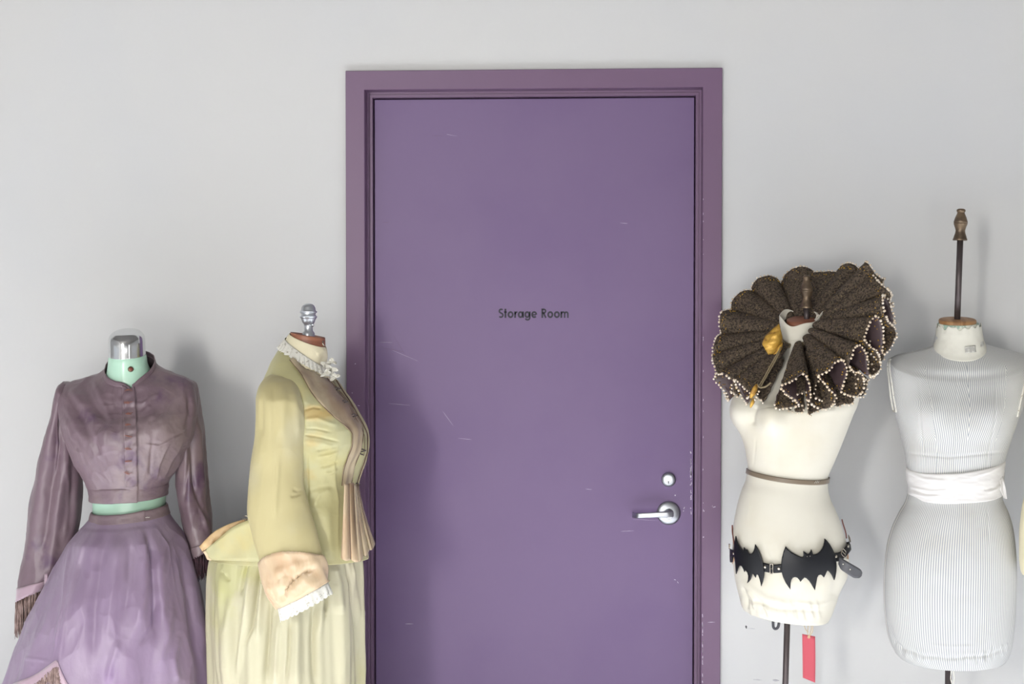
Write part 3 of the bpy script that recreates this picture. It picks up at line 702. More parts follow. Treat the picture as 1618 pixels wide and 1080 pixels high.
# ================================================================== B: olive silk jacket and skirt, seen from the side
YB_ = -.43
fB = empty('dress_form', (W(485, 700, YB_)[0], YB_, 0), 'old dress form with a stained wood neck and silver finial, dressed in olive silk', 'dress form')
bodyB = [(459, 545, 514, 562, .046, YB_), (457, 552, 516, 572, .052, YB_), (452, 566, 522, 596, .060, YB_), (442, 600, 540, 632, .10, YB_), (430, 645, 560, 668, .12, YB_), (428, 700, 566, 705, .12, YB_), (440, 765, 552, 765, .10, YB_), (420, 830, 556, 830, .12, YB_), (415, 900, 548, 900, .13, YB_), (430, 990, 545, 990, .13, YB_)]
Loft(bodyB, nr=90, na=90).build('torso', M['muslin'], fB, caps=(1, 1))
Loft([(458.5, 524.8, 512.5, 534, .044, YB_), (459.5, 524.2, 513.2, 533.2, .0452, YB_), (459.5, 527, 513.6, 538, .0455, YB_), (458.8, 548, 513.8, 560, .0458, YB_)], nr=20, na=80).build('neck_block', M['wood_neck'], fB, caps=(1, 1))
pf = px_prof(487.5, [(532, 9.5), (526, 9.5), (524.5, 8.6), (522.5, 6.9), (515, 6.6), (511.5, 7.4), (509.5, 9.4), (505, 11.0), (502.2, 12.2), (501.2, 13.6), (499.6, 13.8), (498.6, 12.2), (497.6, 11.2), (494.6, 11.4), (493.4, 13.4), (491.8, 13.6), (490.8, 12.0), (489.4, 11.2), (486, 10.8), (482.5, 9), (480.3, 6.2), (479.3, 2.5), (479, .2)], YB_)
z0 = pf[0][1]; lathe('finial', (W(487.5, 532, YB_)[0], YB_, z0), (0, 0, 1), [(r, z-z0) for r, z in pf], M['silver'], fB)
c = Vector(W(492.5, 512.5, YB_-.012)); V, F = tubeVF([c, c+Vector((.004, -.010, -.002)), c+Vector((.006, -.013, .001))], [.004, .0036, .002], 10); obj('finial_screw', V, F, M['silver'], fB)
c = Vector(W(511.5, 541, YB_-.03)); V, F = tubeVF([c+Vector((-.001, -.008, .004)), c+Vector((0, -.012, -.003)), c+Vector((.003, -.010, -.008))], .002, 8); obj('neck_stud', V, F, M['nickel'], fB)
stand(fB, W(487, 900, YB_)[0], YB_, W(487, 985, YB_)[2])

# white lace collar round the neck
cB = empty('lace_collar', (W(487, 560, YB_)[0], YB_, W(487, 560, YB_)[2]), 'cream standing collar with white lace frill and bow at the side-facing neck', 'collar')
colB = Loft([(458, 526, 515.5, 548, .050, YB_, .004), (455, 530, 517, 554, .053, YB_, .004), (451.5, 538, 517.5, 566, .058, YB_, .004), (449, 545, 516, 579, .064, YB_, .004), (446, 552, 522, 596, .074, YB_, .004)], nr=60, na=200, noise=[((20, 20, 20), .0014, 2)], folds=[([(500, 560), (512, 552)], 4, .003), ([(505, 575), (515, 560)], 3, -.002)])
colB.build('collar_band', M['cream'], cB, thick=.0015)
G = []; nf = 900
for k in range(nf+1):
    a_ = 2*pi*k/nf; x = k/nf*200; k0, k1 = int(x) % 200, (int(x)+1) % 200; f = x-int(x); row = []
    r0 = int((.47+.22*cos(a_))*59); p = Vector(colB.P[r0, k0]*(1-f)+colB.P[r0, k1]*f)
    nh = Vector((cos(a_), -sin(a_), 0)).normalized(); tg = Vector((sin(a_), cos(a_), 0))
    for j in range(9):
        v = j/8; ln = .0245*(1+.10*abs(sin(a_*24)))
        row.append(p + nh*(.003+(.0125-.006*cos(a_))*v + .0030*v*sin(a_*30+1.3*sin(a_*5))) + Vector((0, 0, -ln*v*.92)) + tg*.002*v*cos(a_*30))
    G.append(row)
sheet('collar_frill', G, M['lace'], cB, .0008)

jB = empty('jacket', (W(485, 700, YB_)[0], YB_, W(485, 700, YB_)[2]), 'faded olive green silk jacket with taupe front bands and pleated peplum', 'jacket')
ringsB = [(449, 546, 522, 598, .072, YB_, .006), (444, 551, 531, 606, .088, YB_, .006), (436, 562, 541, 618, .115, YB_, .004), (426, 582, 552, 632, .143, YB_), (417, 606, 563, 648, .160, YB_), (411, 636, 573, 665, .165, YB_), (410, 670, 580.5, 683, .160, YB_), (412, 700, 582, 702, .152, YB_), (417, 730, 577, 728, .142, YB_), (424, 752, 570, 748, .133, YB_),
          (427, 768, 565.5, 766, .128, YB_), (423, 782, 566, 778, .130, YB_), (410, 802, 569, 795, .138, YB_), (393, 822, 573, 812, .146, YB_), (368, 840, 577, 830, .153, YB_), (347, 858, 580, 848, .158, YB_, -.004), (333, 881, 582, 882, .160, YB_, -.008)]
foldB = [([(470, 610), (476, 640), (478, 690)], 4, -.006), ([(480, 648), (495, 643), (508, 645)], 1.8, -.003), ([(478, 662), (500, 660), (530, 672)], 3, .0025), ([(478, 686), (505, 690), (534, 697)], 1.8, -.0035), ([(480, 696), (510, 700), (530, 708)], 4, .003), ([(478, 676), (500, 677), (522, 682)], 1.8, -.0025), ([(500, 722), (520, 718), (534, 712)], 2.5, .0035), ([(506, 738), (520, 734), (534, 728)], 2.5, -.003), ([(512, 748), (524, 746), (534, 740)], 2.5, .003), ([(498, 712), (515, 708), (532, 704)], 2.5, -.003),
         ([(533, 705), (529, 735), (531, 765), (535, 790), (535, 884)], 3, .003, 's'), ([(484, 720), (486, 760), (487, 800)], 2.5, -.003), ([(495, 800), (505, 780), (525, 770)], 4, .003), ([(488, 790), (500, 830), (505, 884)], 6, -.003), ([(515, 800), (520, 840), (522, 884)], 7, .004), ([(487, 775), (505, 770), (528, 768)], 3, -.0025), ([(440, 600), (430, 615), (428, 640)], 5, .003)]
bodB = Loft(ringsB, nr=260, na=420, folds=foldB, bumps=[(545, 690, 24, 30, .006)], noise=[((8, 8, 8), .0025, 3), ((15, 15, 14), .0016, 2, 6.6), ((28, 28, 22), .0008, 3)])
bodB.build('jacket_body', M['green'], jB, thick=.002)
# stained patches at the underarm
TAN_, YEL_ = (188, 162, 104), (188, 176, 112)
spots(M['green'], jB, [(500, 650, YB_-.13, .040, .55, TAN_, .8), (496, 690, YB_-.12, .030, .9, TAN_, .7), (520, 652, YB_-.1, .035, .6, TAN_, .5), (492, 742, YB_-.1, .022, 1.6, TAN_, .75), (515, 640, YB_-.11, .02, .8, (168, 164, 120), .6), (520, 720, YB_-.1, .05, .6, YEL_, .4)])
Lb = [(457.5, 570), (475, 593), (492.5, 623), (512, 645), (530, 662), (545, 674), (555, 687), (555, 700), (548, 722), (541, 745), (538.5, 766)]
Rb = [(476, 556), (492, 573), (507, 591), (521, 604), (532, 616), (552, 640), (566, 662), (572, 685), (568, 710), (558, 738), (553, 766)]
ribbon('front_band', bodB, Lb, Rb, M['tan'], jB, n=120, k=12, off=.003, wave=lambda u, v: .0012*sin(v*pi*3+u*5) + .0012*sin(u*40+v*3))
for pl in (Lb, Rb):
    V, F = tubeVF([bodB.cast(*p, .0042)[0] for p in resample(pl, 90)], .0009, 6); obj('band_piping', V, F, M['piping'], jB)
# closing edge along the front, hooks and buttons
ed = resample([(530, 602), (540, 618), (552, 636), (563, 655), (573, 673), (579, 690), (579, 708), (574, 728), (567, 748), (562.5, 766), (563, 790)], 110)
V, F = tubeVF([bodB.cast(*p, .0035)[0] for p in ed], .0016, 6); obj('front_edge', V, F, M['piping'], jB)
V, F = tubeVF([bodB.cast(p[0]-4.5, p[1]+2, .003)[0] for p in ed[:70]], .0008, 6); obj('front_piping', V, F, M['piping'], jB)
for i, (x, y) in enumerate([(531, 617), (543, 637.5), (557.5, 659), (571, 713), (562, 767), (560, 794)]):
    p, n_ = bodB.cast(x, y, .003)
    V, F = [], []
    tubeVF([p + Vector((.0068*cos(t)*.9, -.002, .0068*sin(t))) for t in np.linspace(.3, 5.2, 12)], .0017, 6, V, F)
    tubeVF([p + Vector((-.003, -.003, 0)), p+Vector((.010, -.004, .004))], .0016, 6, V, F)
    obj('hook', V, F, M['iron'], jB)
# sleeve facing the camera
YSB = YB_-.155
slB_rings = [(428, 592, 450, 596, .02, YSB+.045), (419, 599, 462, 602, .038, YSB+.03), (411, 612, 471, 616, .050, YSB+.012), (407, 632, 477, 636, .058, YSB), (405.5, 660, 481, 660, .062, YSB), (402, 700, 479, 698, .062, YSB), (398, 735, 477.5, 730, .061, YSB), (394.5, 775, 478, 765, .060, YSB-.005), (392, 812, 485, 795, .058, YSB-.01),
                        (399, 845, 494, 825, .055, YSB-.02), (408, 878, 502, 858, .052, YSB-.03), (416, 905, 508, 882, .050, YSB-.035), (421, 930, 512, 900, .048, YSB-.04), (436, 952, 514, 917, .044, YSB-.043), (441, 958, 515, 920, .043, YSB-.044)]
slB = sleeve('sleeve', slB_rings,
             [([(440, 720), (437, 770), (434, 820)], 4, .004), ([(432, 610), (434, 660), (430, 700)], 5, -.0035), ([(446, 606), (448, 640), (446, 690)], 6, .003), ([(416, 620), (414, 650), (413, 690)], 4, -.003), ([(462, 612), (468, 650), (472, 690)], 5, .004), ([(462, 772), (470, 776), (478, 774)], 2.5, -.003), ([(458, 784), (468, 782), (476, 779)], 2.5, -.003),
              ([(448, 940), (456, 924), (475, 908), (498, 898)], 3.2, -.011), ([(432, 915), (450, 900), (475, 892), (502, 890)], 6, .006), ([(425, 930), (445, 925), (456, 912)], 4, .007), ([(455, 945), (480, 930), (508, 912)], 6, .005), ([(430, 935), (438, 938)], 3, -.005)],
             M['green_sleeve'], jB, caps=(1, 0), noise=[((8, 8, 4), .003, 3), ((12, 12, 6), .0020, 2, 1.6), ((26, 26, 12), .0008, 2)], nr=220, na=180)
# the far sleeve, on the wall side
far = [(a_[0]+3, a_[1]+2, a_[2]-3, a_[3]+2, a_[4]-.006, 2*YB_-a_[5]) for a_ in slB_rings]
sleeve('sleeve', far, [], M['green_sleeve'], jB, [((8, 8, 4), .003, 3)], nr=60, na=70)
# satin cuff and its lace
A_, B_ = [(423, 913), (436, 902), (452, 889), (470, 884), (490, 890), (508, 888)], [(440, 959), (455, 954), (475, 944), (495, 932), (506, 925), (514.5, 918)]
nr_, na_ = slB.P.shape[:2]
G = []
for k in range(na_+1):
    a_ = 2*pi*k/na_; top = .845 + .03*sin(a_*1.0+2.6) - .03*max(0, sin(a_))**2; row = []
    for j in range(14):
        i = int((top+(1-top)*j/13)*(nr_-1)); w = .0052 + .0020*sin(j/13*pi*2.2+a_*2) + .0016*sin(a_*9+j*.5)
        row.append(slB.P[i, k % na_] + slB.N[i, k % na_]*w)
    G.append(row)
cuffB = sheet('satin_cuff', G, M['peach'], jB, .0012)
G = []
dn = Vector(W(444, 974, YSB-.045)) - Vector(W(439, 957, YSB-.045))
for k in range(na_*2+1):
    i = k/2; k0 = int(i) % na_; k1 = (k0+1) % na_; f = i-int(i)
    p = slB.P[-1, k0]*(1-f) + slB.P[-1, k1]*f; nn = slB.N[-1, k0]
    row = []
    a_ = 2*pi*i/na_
    for j in range(9):
        v = j/8; sc = 1 + .13*abs(sin(a_*15))*v
        row.append(Vector(p) + Vector(nn)*(.0015+.0022*v*(1+sin(a_*18+sin(a_*5)))) + dn*v*sc*1.05)
    G.append(row)
sheet('cuff_lace', G, M['lace'], cuffB, .0008)
# upturned tan edging of the back peplum
def curve3(pts):
    return [W(*p) for p in pts]
YT = YB_-.10
top = resample([(391, 819), (372, 824), (354, 831), (338, 840), (325, 852), (315, 863)], 60)
bot = resample([(389, 823), (372, 831), (358, 841), (345, 852), (333, 864), (320, 871)], 60)
G = []
for i in range(60):
    u = i/59; row = []
    for j in range(9):
        v = j/8; q = top[i] + (bot[i]-top[i])*v
        row.append(W(q[0], q[1], YT - .004*sin(v*pi) - .0035*v*sin(u*26)*(.4+u) + .03*u))
    G.append(row)
sheet('peplum_edging', G, M['gold_satin'], jB, .0014)
V, F = tubeVF([Vector(W(q[0], q[1], YT-.004)) for q in bot], .0011, 6); obj('edging_piping', V, F, M['piping'], jB)
bot2 = resample([(320, 871), (324, 876), (328, 884), (334, 885)], 10); in2 = resample([(333, 864), (336, 870), (337, 876), (338, 882)], 10)
sheet('peplum_tip', [[W(*(in2[i]*(1-j/4)+bot2[i]*j/4), YB_-.10) for j in range(5)] for i in range(10)], M['peach'], jB, .0014)
# back of the peplum that carries the edging
G = []
lo = resample([(333, 884), (350, 885), (375, 886), (400, 887), (425, 888)], 24); up = resample([(322, 870), (345, 851), (368, 832), (390, 822), (425, 812)], 24)
for i in range(24):
    G.append([W(*(up[i]+(lo[i]-up[i])*j/9), YB_-.098 - .060*min(1, i/15)**.8 + .0015*sin(j*.7+i*.4)) for j in range(10)])
sheet('peplum_wing', G, M['green'], jB, .0016)
c = Vector(W(388.5, 818, YT-.01)); V, F = tubeVF([c+Vector((.0055*cos(t), 0, .0055*sin(t))) for t in np.linspace(-2.2, 2.2, 12)], .0011, 6)
tubeVF([c+Vector((-.012, 0, -.003)), c+Vector((-.004, 0, -.001)), c+Vector((.002, -.002, -.006))], .0012, 6, V, F); obj('peplum_hook', V, F, M['nickel'], jB)
# pleated satin trim flaring from the waist in front
def pleats(name, top, bot, ytop, ybot, np_, amp, m, seed=0, off=0, hem=None):
    """top/bot: (xL,xR) px"""
    G = []; n = 28; k = np_*14
    for i in range(n):
        u = i/(n-1); row = []
        for j in range(k+1):
            v = j/k; xl = top[0]+(bot[0]-top[0])*u**1.25; xr = top[1]+(bot[1]-top[1])*u**1.25
            fl = abs(sin(v*np_*pi))**.6
            y = ytop[0]+(ytop[1]-ytop[0])*v; yb = ybot[0]+(ybot[1]-ybot[0])*v + 4.5*fl
            x = xl+(xr-xl)*v; yy = y+(yb-y)*u
            row.append(Vector(W(x, yy, YB_ - (.135-.05*v) - off - amp*(.25+.75*u)*fl)))
        G.append(row)
    return sheet(name, G, m, jB, .0014)
pleats('pleated_trim', (544, 559.5), (539, 570), (764, 762), (880, 884), 2, .013, M['peach'], off=.006)
pleats('pleated_trim', (560, 566), (566, 592.5), (764, 768), (886, 858), 3, .013, M['tan'], off=.0)
for (x0, x1, yb) in ((551.5, 554, 883), (559.5, 568, 887), (564, 580, 880), (566, 588.5, 868)):
    pp = [Vector(W(x0+(x1-x0)*(i/12)**1.25, 764+(yb-764)*i/12, YB_-.137+.03*(x0-551)/15)) for i in range(13)]
    V, F = tubeVF(pp, .0011, 5); obj('trim_piping', V, F, M['piping'], jB)
# lace frill lies over the jacket collar
for i, (x, y, r1, an) in enumerate([(516, 575, .016, .3), (524, 583, .02, -.5), (530, 594, .016, .9), (527, 570, .013, -.9), (518, 588, .015, 1.6)]):
    c = Vector(W(x, y, YB_-.04)); G = []
    for q in range(22):
        t = 2*pi*q/21; rr_ = r1*(.75+.25*sin(3*t+i)); row = []
        for j in range(4):
            v = j/3; row.append(c + Vector((cos(t)*rr_*v, -.012*v*abs(sin(2*t+i)) - .004*i, sin(t)*rr_*v*.7 + cos(t)*rr_*v*an*.3)))
        G.append(row)
    sheet('bow_loop', G, M['lace'], cB, .0008)

kB = empty('skirt', (W(450, 800, YB_)[0], YB_, W(450, 800, YB_)[2]), 'pale olive yellow gathered skirt hanging straight to the floor beside the door frame', 'skirt')
skb = [(442, 776, 556, 776, .112, YB_), (436, 784, 558, 784, .118, YB_), (420, 805, 560, 803, .126, YB_), (396, 830, 562, 825, .134, YB_), (368, 850, 564, 845, .140, YB_), (346, 866, 566, 862, .146, YB_), (336, 884, 566.5, 884, .150, YB_), (333, 920, 567, 920, .155, YB_), (334, 980, 568, 980, .16, YB_), (337, 1080, 570, 1080, .165, YB_), (342, 1200, 574, 1200, .17, YB_), (344, 1325, 580, 1325, .18, YB_), (345, zfl, 584, zfl, .185, YB_)]
spots(M['green_skirt'], kB, [(360, 905, YB_-.1, .075, 1.0, (174, 174, 108), .5), (350, 960, YB_-.1, .05, 1.6, (178, 176, 116), .4), (405, 900, YB_-.12, .04, 1.2, (180, 178, 108), .4)])
def skBd(t, a, P):
    e = np.clip(t*3.0, 0, 1)**1.1
    return (.007*np.sin(11*a+1.6*np.sin(3*a)+.6) + .003*np.sin(19*a+2.5*np.sin(2*a)+1.7*t) + .0012*np.sin(41*a+2*t))*e
foldK = [([(346, 886), (350, 930), (345, 1000), (346, 1080)], 6, 0.0081), ([(392, 888), (384, 915), (378, 940)], 3, -0.0108), ([(413, 888), (405, 940), (398, 990), (390, 1015)], 3.5, -0.0162), ([(398, 900), (392, 950), (382, 1010), (372, 1080)], 5, 0.0121), ([(428, 940), (424, 1000), (418, 1080)], 3.5, -0.0108), ([(440, 970), (436, 1030), (434, 1080)], 5, 0.0108), ([(459, 975), (457, 1030), (452, 1080)], 2.5, -0.0081), ([(470, 960), (470, 1020), (468, 1080)], 7, 0.0081),
         ([(497, 950), (494, 1010), (496, 1080)], 4.5, -0.0121), ([(515, 888), (517, 930), (515, 975)], 3, -0.0135), ([(525, 886), (530, 920), (532, 970)], 6, 0.0121), ([(543, 888), (552, 930), (558, 975), (562, 1010)], 2.6, -0.0121), ([(554, 888), (560, 930), (564, 980)], 3, 0.0068), ([(505, 890), (508, 940), (506, 1000)], 4, 0.0081), ([(372, 930), (360, 1000), (360, 1080)], 7, 0.0095), ([(416, 905), (412, 950), (408, 1010)], 4, 0.0095), ([(352, 900), (362, 915), (358, 905)], 3, -0.0041)]
rowsk = np.r_[np.linspace(0, .52, 260), np.linspace(.523, 1, 80)]
skbL = Loft(skb, rows=rowsk, na=520, folds=foldK, disp=skBd, noise=[((7, 7, 2.5), .003, 3), ((11, 11, 2.2), .0045, 2, 9.1), ((24, 24, 8), .0010, 2)])
skbL.build('skirt_panel', M['green_skirt'], kB, thick=.0015)

# ================================================================== C: cream form with ruff and bat belt
YC = -.33
fC = empty('dress_form', (W(1240, 1400, YC)[0], YC, 0), 'cream muslin covered dress form on an iron pole, right beside the purple door', 'dress form')
rC = [(1236, 517, 1296, 513, .045, YC, .010), (1236, 524, 1296, 520, .046, YC, .010), (1239, 540, 1300, 536, .048, YC, .012), (1236, 552, 1308, 548, .054, YC, .020), (1220, 566, 1325, 560, .068, YC, .028), (1196, 582, 1344, 574, .080, YC, .034), (1176, 600, 1355, 590, .090, YC, .034), (1163, 618, 1359, 606, .100, YC, .028), (1156.5, 638, 1357.5, 624, .110, YC, .016), (1156.5, 650, 1353.5, 640, .114, YC, .006), (1160, 665, 1347, 655, .112, YC), (1168, 682, 1339, 675, .108, YC),
      (1175.5, 702, 1329, 700, .102, YC), (1180, 722, 1318, 727, .097, YC), (1182, 742, 1308, 752, .094, YC), (1179, 758, 1307.5, 765, .096, YC), (1172, 775, 1311, 785, .103, YC), (1165, 798, 1321, 808, .112, YC), (1160, 824, 1330, 834, .120, YC), (1157.5, 850, 1337, 860, .125, YC), (1158, 875, 1340, 883, .127, YC), (1160, 900, 1338, 906, .126, YC), (1164, 925, 1328, 930, .122, YC), (1169, 945, 1319, 955, .117, YC), (1173, 958, 1312, 973, .112, YC), (1180, 964, 1306, 980, .104, YC), (1186, 964, 1300, 979, .095, YC)]
rr = random.Random(3)
foC = [([(1196, 640), (1192, 655), (1190, 672)], 5, -.007), ([(1172, 925), (1180, 945), (1182, 962)], 2.6, -.005), ([(1180, 930), (1190, 945), (1194, 964)], 2.6, .005), ([(1192, 938), (1202, 952), (1206, 968)], 2.6, -.004), ([(1172, 915), (1210, 945), (1250, 955)], 5, .004), ([(1180, 945), (1230, 962), (1300, 965)], 3, -.004), ([(1250, 950), (1290, 955), (1312, 950)], 3, .0025), ([(1300, 895), (1322, 870), (1330, 850)], 20, -.0015),
       ([(1205, 955), (1212, 964), (1216, 974)], 2.4, .004), ([(1180, 770), (1184, 800), (1181, 820)], 2.5, .0015), ([(1195, 690), (1190, 740)], 2, -.001), ([(1328, 885), (1324, 910), (1316, 950)], 8, -.004), ([(1225, 548), (1215, 580), (1205, 620)], 3, .0015), ([(1240, 528), (1270, 530), (1300, 524)], 2.5, -.0012)]
for k in range(12):
    x = 1178+k*10.5+rr.uniform(-3, 3); yb_ = 966+12*math.sqrt(max(0, min(1, (x-1172)/60)))
    foC.append(([(x-5, yb_-22-rr.random()*12), (x+rr.uniform(0, 5), yb_+2)], 2.8, rr.choice([-.0022, .0022])))
bdC = Loft(rC, nr=300, na=360, folds=foC, bumps=[(1220, 662, 19, 24, .030), (1166, 652, 13, 20, .012), (1245, 880, 60, 45, .006)], noise=[((7, 7, 7), .0016, 2)])
bdC.build('torso', M['muslin'], fC, caps=(0, 1))
# neck inside the standing cloth collar
Loft([(1244.5, 505, 1290, 502, .030, YC, .008), (1243, 506, 1291, 503, .033, YC, .009), (1243, 512, 1291, 510, .034, YC, .009), (1244, 540, 1290, 538, .034, YC, .009)], nr=16, na=60).build('neck_block', M['wood_neck'], fC, caps=(1, 1))
G = []
for i in range(61):
    a_ = radians(20)+i/60*radians(260); row = []
    for j in range(7):
        v = j/6; rr_ = 1-.06*sin(v*pi)
        x = 1268+(34.5*cos(a_))*rr_; y = 500+v*16 - (5*sin(a_-.3) if v < .4 else 2) ; row.append(W(x, y, YC+.047*sin(-a_)))
    G.append(row)
collC = Loft([(1231, 502, 1303, 495, .0505, YC, .018), (1231.5, 509, 1301, 503, .0495, YC, .016), (1233, 520, 1297.5, 516, .0480, YC, .010), (1236.5, 538, 1297.5, 534, .0475, YC)], nr=40, na=160, noise=[((24, 24, 24), .0015, 2)],
             zoff=lambda t, a: (.006*np.sin(2*a+1)+.010*np.exp(-((a-radians(40))/.35)**2)+.004*np.sin(5*a))*np.clip(1-t*3, 0, 1))
collC.build('cloth_collar', M['muslin'], fC, thick=.0016)
V, F = [], []
G = []
for i in range(13):
    u = i/12; G.append([W(1286+9*v+ 4*sin(u*3), 492+u*13+v*3, YC-.01-.02*u+.006*sin(u*9+v*4)) for v in np.linspace(0, 1, 7)])
sheet('torn_lining', G, M['paper_edge'], fC, .001)
pf = px_prof(1274.5, [(486.5, 10), (484, 10.3), (482.5, 9.4), (480, 8.8), (475, 7), (471, 6.3), (467, 7.2), (461.5, 9.4), (459.5, 10), (458.4, 9.5), (457.4, 10), (455, 9.6), (450, 8), (444, 5.9), (441, 5.2), (439.5, 6), (437.5, 6.3), (435.7, 5.4), (434.8, 3), (434.6, .2)], YC)
z0 = pf[0][1]; lathe('finial', (W(1274.5, 486, YC)[0], YC, z0), (0, 0, 1), [(r, z-z0) for r, z in pf], M['bronze'], fC)
V, F = tubeVF([W(1274.5, 484, YC), W(1274.5, 512, YC)], .0072, 20); obj('neck_rod', V, F, M['iron'], fC)
# pole below, hook and base
px0 = W(1244.5, 975, YC); px1 = W(1233, 1405, YC)
V, F = tubeVF([px0+np.array([0, 0, .03]), W(1241, 1080, YC), (px1[0], YC, .05)], .0078, 20); obj('pole', V, F, M['iron'], fC)
lathe('base', (px1[0], YC, 0), (0, 0, 1), [(.19, 0), (.19, .012), (.17, .022), (.06, .032), (.03, .045), (.022, .08), (.012, .09)], M['iron'], fC, n=56)
hk = [(1231, 966), (1231, 978), (1230.5, 986), (1228.5, 991.5), (1225, 993), (1222, 990), (1221.5, 984), (1222.5, 966)]
V, F = tubeVF([W(*p, YC-.045) for p in resample(hk, 30)], .0035, 12); obj('frame_hook', V, F, M['hook'], fC)
# brown waist ribbon
wr_ = empty('waist_ribbon', (W(1245, 757, YC)[0], YC, W(1245, 757, YC)[2]), 'narrow brown ribbon tied round the waist of the cream form', 'ribbon')
def belt_ring(body, name, path_t, half, off, m, parent, thick, n=200, wav=0):
    """band round a Loft following an image height yc(x) on the front; rows found per column"""
    fx, fy = proj(body.P); G = []
    na = body.P.shape[1]
    for k in range(na+1):
        kk = k % na; col = fy[:, kk]; a_ = body.a[kk]
        yt = path_t(fx[:, kk], a_) ; row = []
        for j in range(5):
            yy = yt + (j/4*2-1)*half; i = int(np.argmin(np.abs(col-yy) + 1e3*(np.arange(len(col)) < 20)))
            d = col - yy; 
            idx = np.where((d[:-1] <= 0) & (d[1:] > 0))[0]
            if len(idx): i0 = idx[-1]; f = -d[i0]/(d[i0+1]-d[i0]); p = body.P[i0, kk]*(1-f)+body.P[i0+1, kk]*f; nn = body.N[i0, kk]
            else: p = body.P[i, kk]; nn = body.N[i, kk]
            row.append(p + nn*(off + wav*sin(a_*3+j)))
        G.append(row)
    return sheet(name, G, m, parent, thick)
def yw(x, a):  # waist: sags towards the front
    s_ = math.sin(a); u = (1-math.cos(a))/2
    return 753.5 - 10*u**1.6 + 8.5*max(s_, 0) - 3*max(-s_, 0) + 3*(1-u)
belt_ring(bdC, 'ribbon_band', yw, 3.9, .003, M['brown_rib'], wr_, .0014)
V, F = [], []
tubeVF([bdC.cast(x, y, .0055)[0] for x, y in [(1285, 762.5), (1287, 759), (1288, 762.5), (1289.5, 758.5), (1290.5, 762), (1292, 759)]], .0006, 5, V, F); obj('ribbon_stitch', V, F, M['lace'], wr_)

# ---- bat belt
BC_ = empty('bat_belt', (W(1245, 885, YC)[0], YC, W(1245, 885, YC)[2]), 'black leather hip belt of bat shaped plates on the cream form', 'belt')
def q6(pts): return [(1130+x/6.0, 820+y/6.0) for x, y in pts]
def smoothpoly(pts):
    return pts
bat1 = q6([(668, 255), (690, 282), (720, 308), (752, 328), (782, 344), (808, 354), (822, 350), (827, 338), (826, 318), (824, 298), (838, 308), (852, 320), (866, 326), (878, 318), (888, 302), (895, 284), (900, 300), (906, 320), (908, 330), (930, 330), (955, 318), (978, 298), (995, 272), (1006, 245), (1012, 215), (1014, 186), (1035, 208), (1058, 238), (1080, 275), (1096, 310), (1108, 350), (1116, 395), (1120, 440), (1118, 490), (1110, 535), (1100, 566), (1090, 540), (1076, 512), (1058, 488), (1040, 476), (1030, 492), (1020, 515), (1008, 540), (995, 524), (980, 514), (960, 518), (948, 540), (942, 575), (935, 615), (928, 655), (912, 628), (895, 598), (875, 570), (850, 545), (834, 540), (818, 556), (800, 580), (788, 560), (772, 542), (752, 534), (732, 540), (720, 560), (713, 590), (712, 620), (712, 652), (690, 620), (668, 585), (650, 545), (638, 505), (630, 460), (630, 410), (636, 355), (650, 300)])
bat2 = q6([(228, 160), (236, 195), (246, 228), (260, 255), (280, 282), (300, 294), (300, 275), (300, 262), (310, 280), (322, 290), (326, 280), (334, 300), (342, 318), (356, 322), (372, 318), (385, 300), (394, 275), (400, 235), (416, 262), (434, 298), (450, 340), (464, 390), (474, 440), (480, 490), (478, 530), (470, 575), (454, 622), (448, 590), (440, 555), (428, 520), (414, 508), (408, 524), (404, 542), (394, 524), (384, 508), (374, 504), (368, 530), (358, 560), (345, 580), (330, 595), (338, 560), (340, 525), (332, 495), (318, 480), (312, 470), (306, 490), (296, 465), (284, 440), (268, 430), (256, 440), (245, 470), (232, 510), (228, 460), (222, 400), (216, 350), (212, 300), (214, 240), (220, 195)])
from mathutils.geometry import delaunay_2d_cdt
def plate(name, poly, surf, m, parent, off, thick):
    """leather cut-out: outline plus an even grid inside, triangulated and laid on the hip"""
    pts = [Vector(p) for p in poly]; n = len(pts)
    def inside(x, y):
        c = False
        for i in range(n):
            a, b = pts[i], pts[i-1]
            if (a.y > y) != (b.y > y) and x < (b.x-a.x)*(y-a.y)/(b.y-a.y)+a.x: c = not c
        return c
    def dist(x, y):
        d = 1e9
        for i in range(n):
            a, b = pts[i-1], pts[i]; v = b-a; u = max(0, min(1, ((x-a.x)*v.x+(y-a.y)*v.y)/v.length_squared)); d = min(d, math.hypot(x-a.x-u*v.x, y-a.y-u*v.y))
        return d
    x0, x1 = min(p.x for p in pts), max(p.x for p in pts); y0, y1 = min(p.y for p in pts), max(p.y for p in pts)
    g = [Vector((x, y)) for x in np.arange(x0, x1, 2.0) for y in np.arange(y0, y1, 2.0) if inside(x, y) and dist(x, y) > 1.1]
    vs, es, fs = delaunay_2d_cdt(pts+g, [], [list(range(n))], 1, 1e-5)[:3]
    V = [surf.cast(v.x, v.y, off)[0] for v in vs]
    return solid(obj(name, V, [tuple(f) for f in fs], m, parent), thick, 0)
hull = Loft(rC, nr=120, na=200, bumps=[(1245, 880, 60, 45, .008)])
plate('bat_plate', bat1, hull, M['black'], BC_, .010, .0028)
plate('bat_plate', bat2, hull, M['black'], BC_, .010, .0028)
e2 = [(x-1.2, y+1.0) for x, y in bat2]
for pts, pr in ((bat1, None),):
    pass
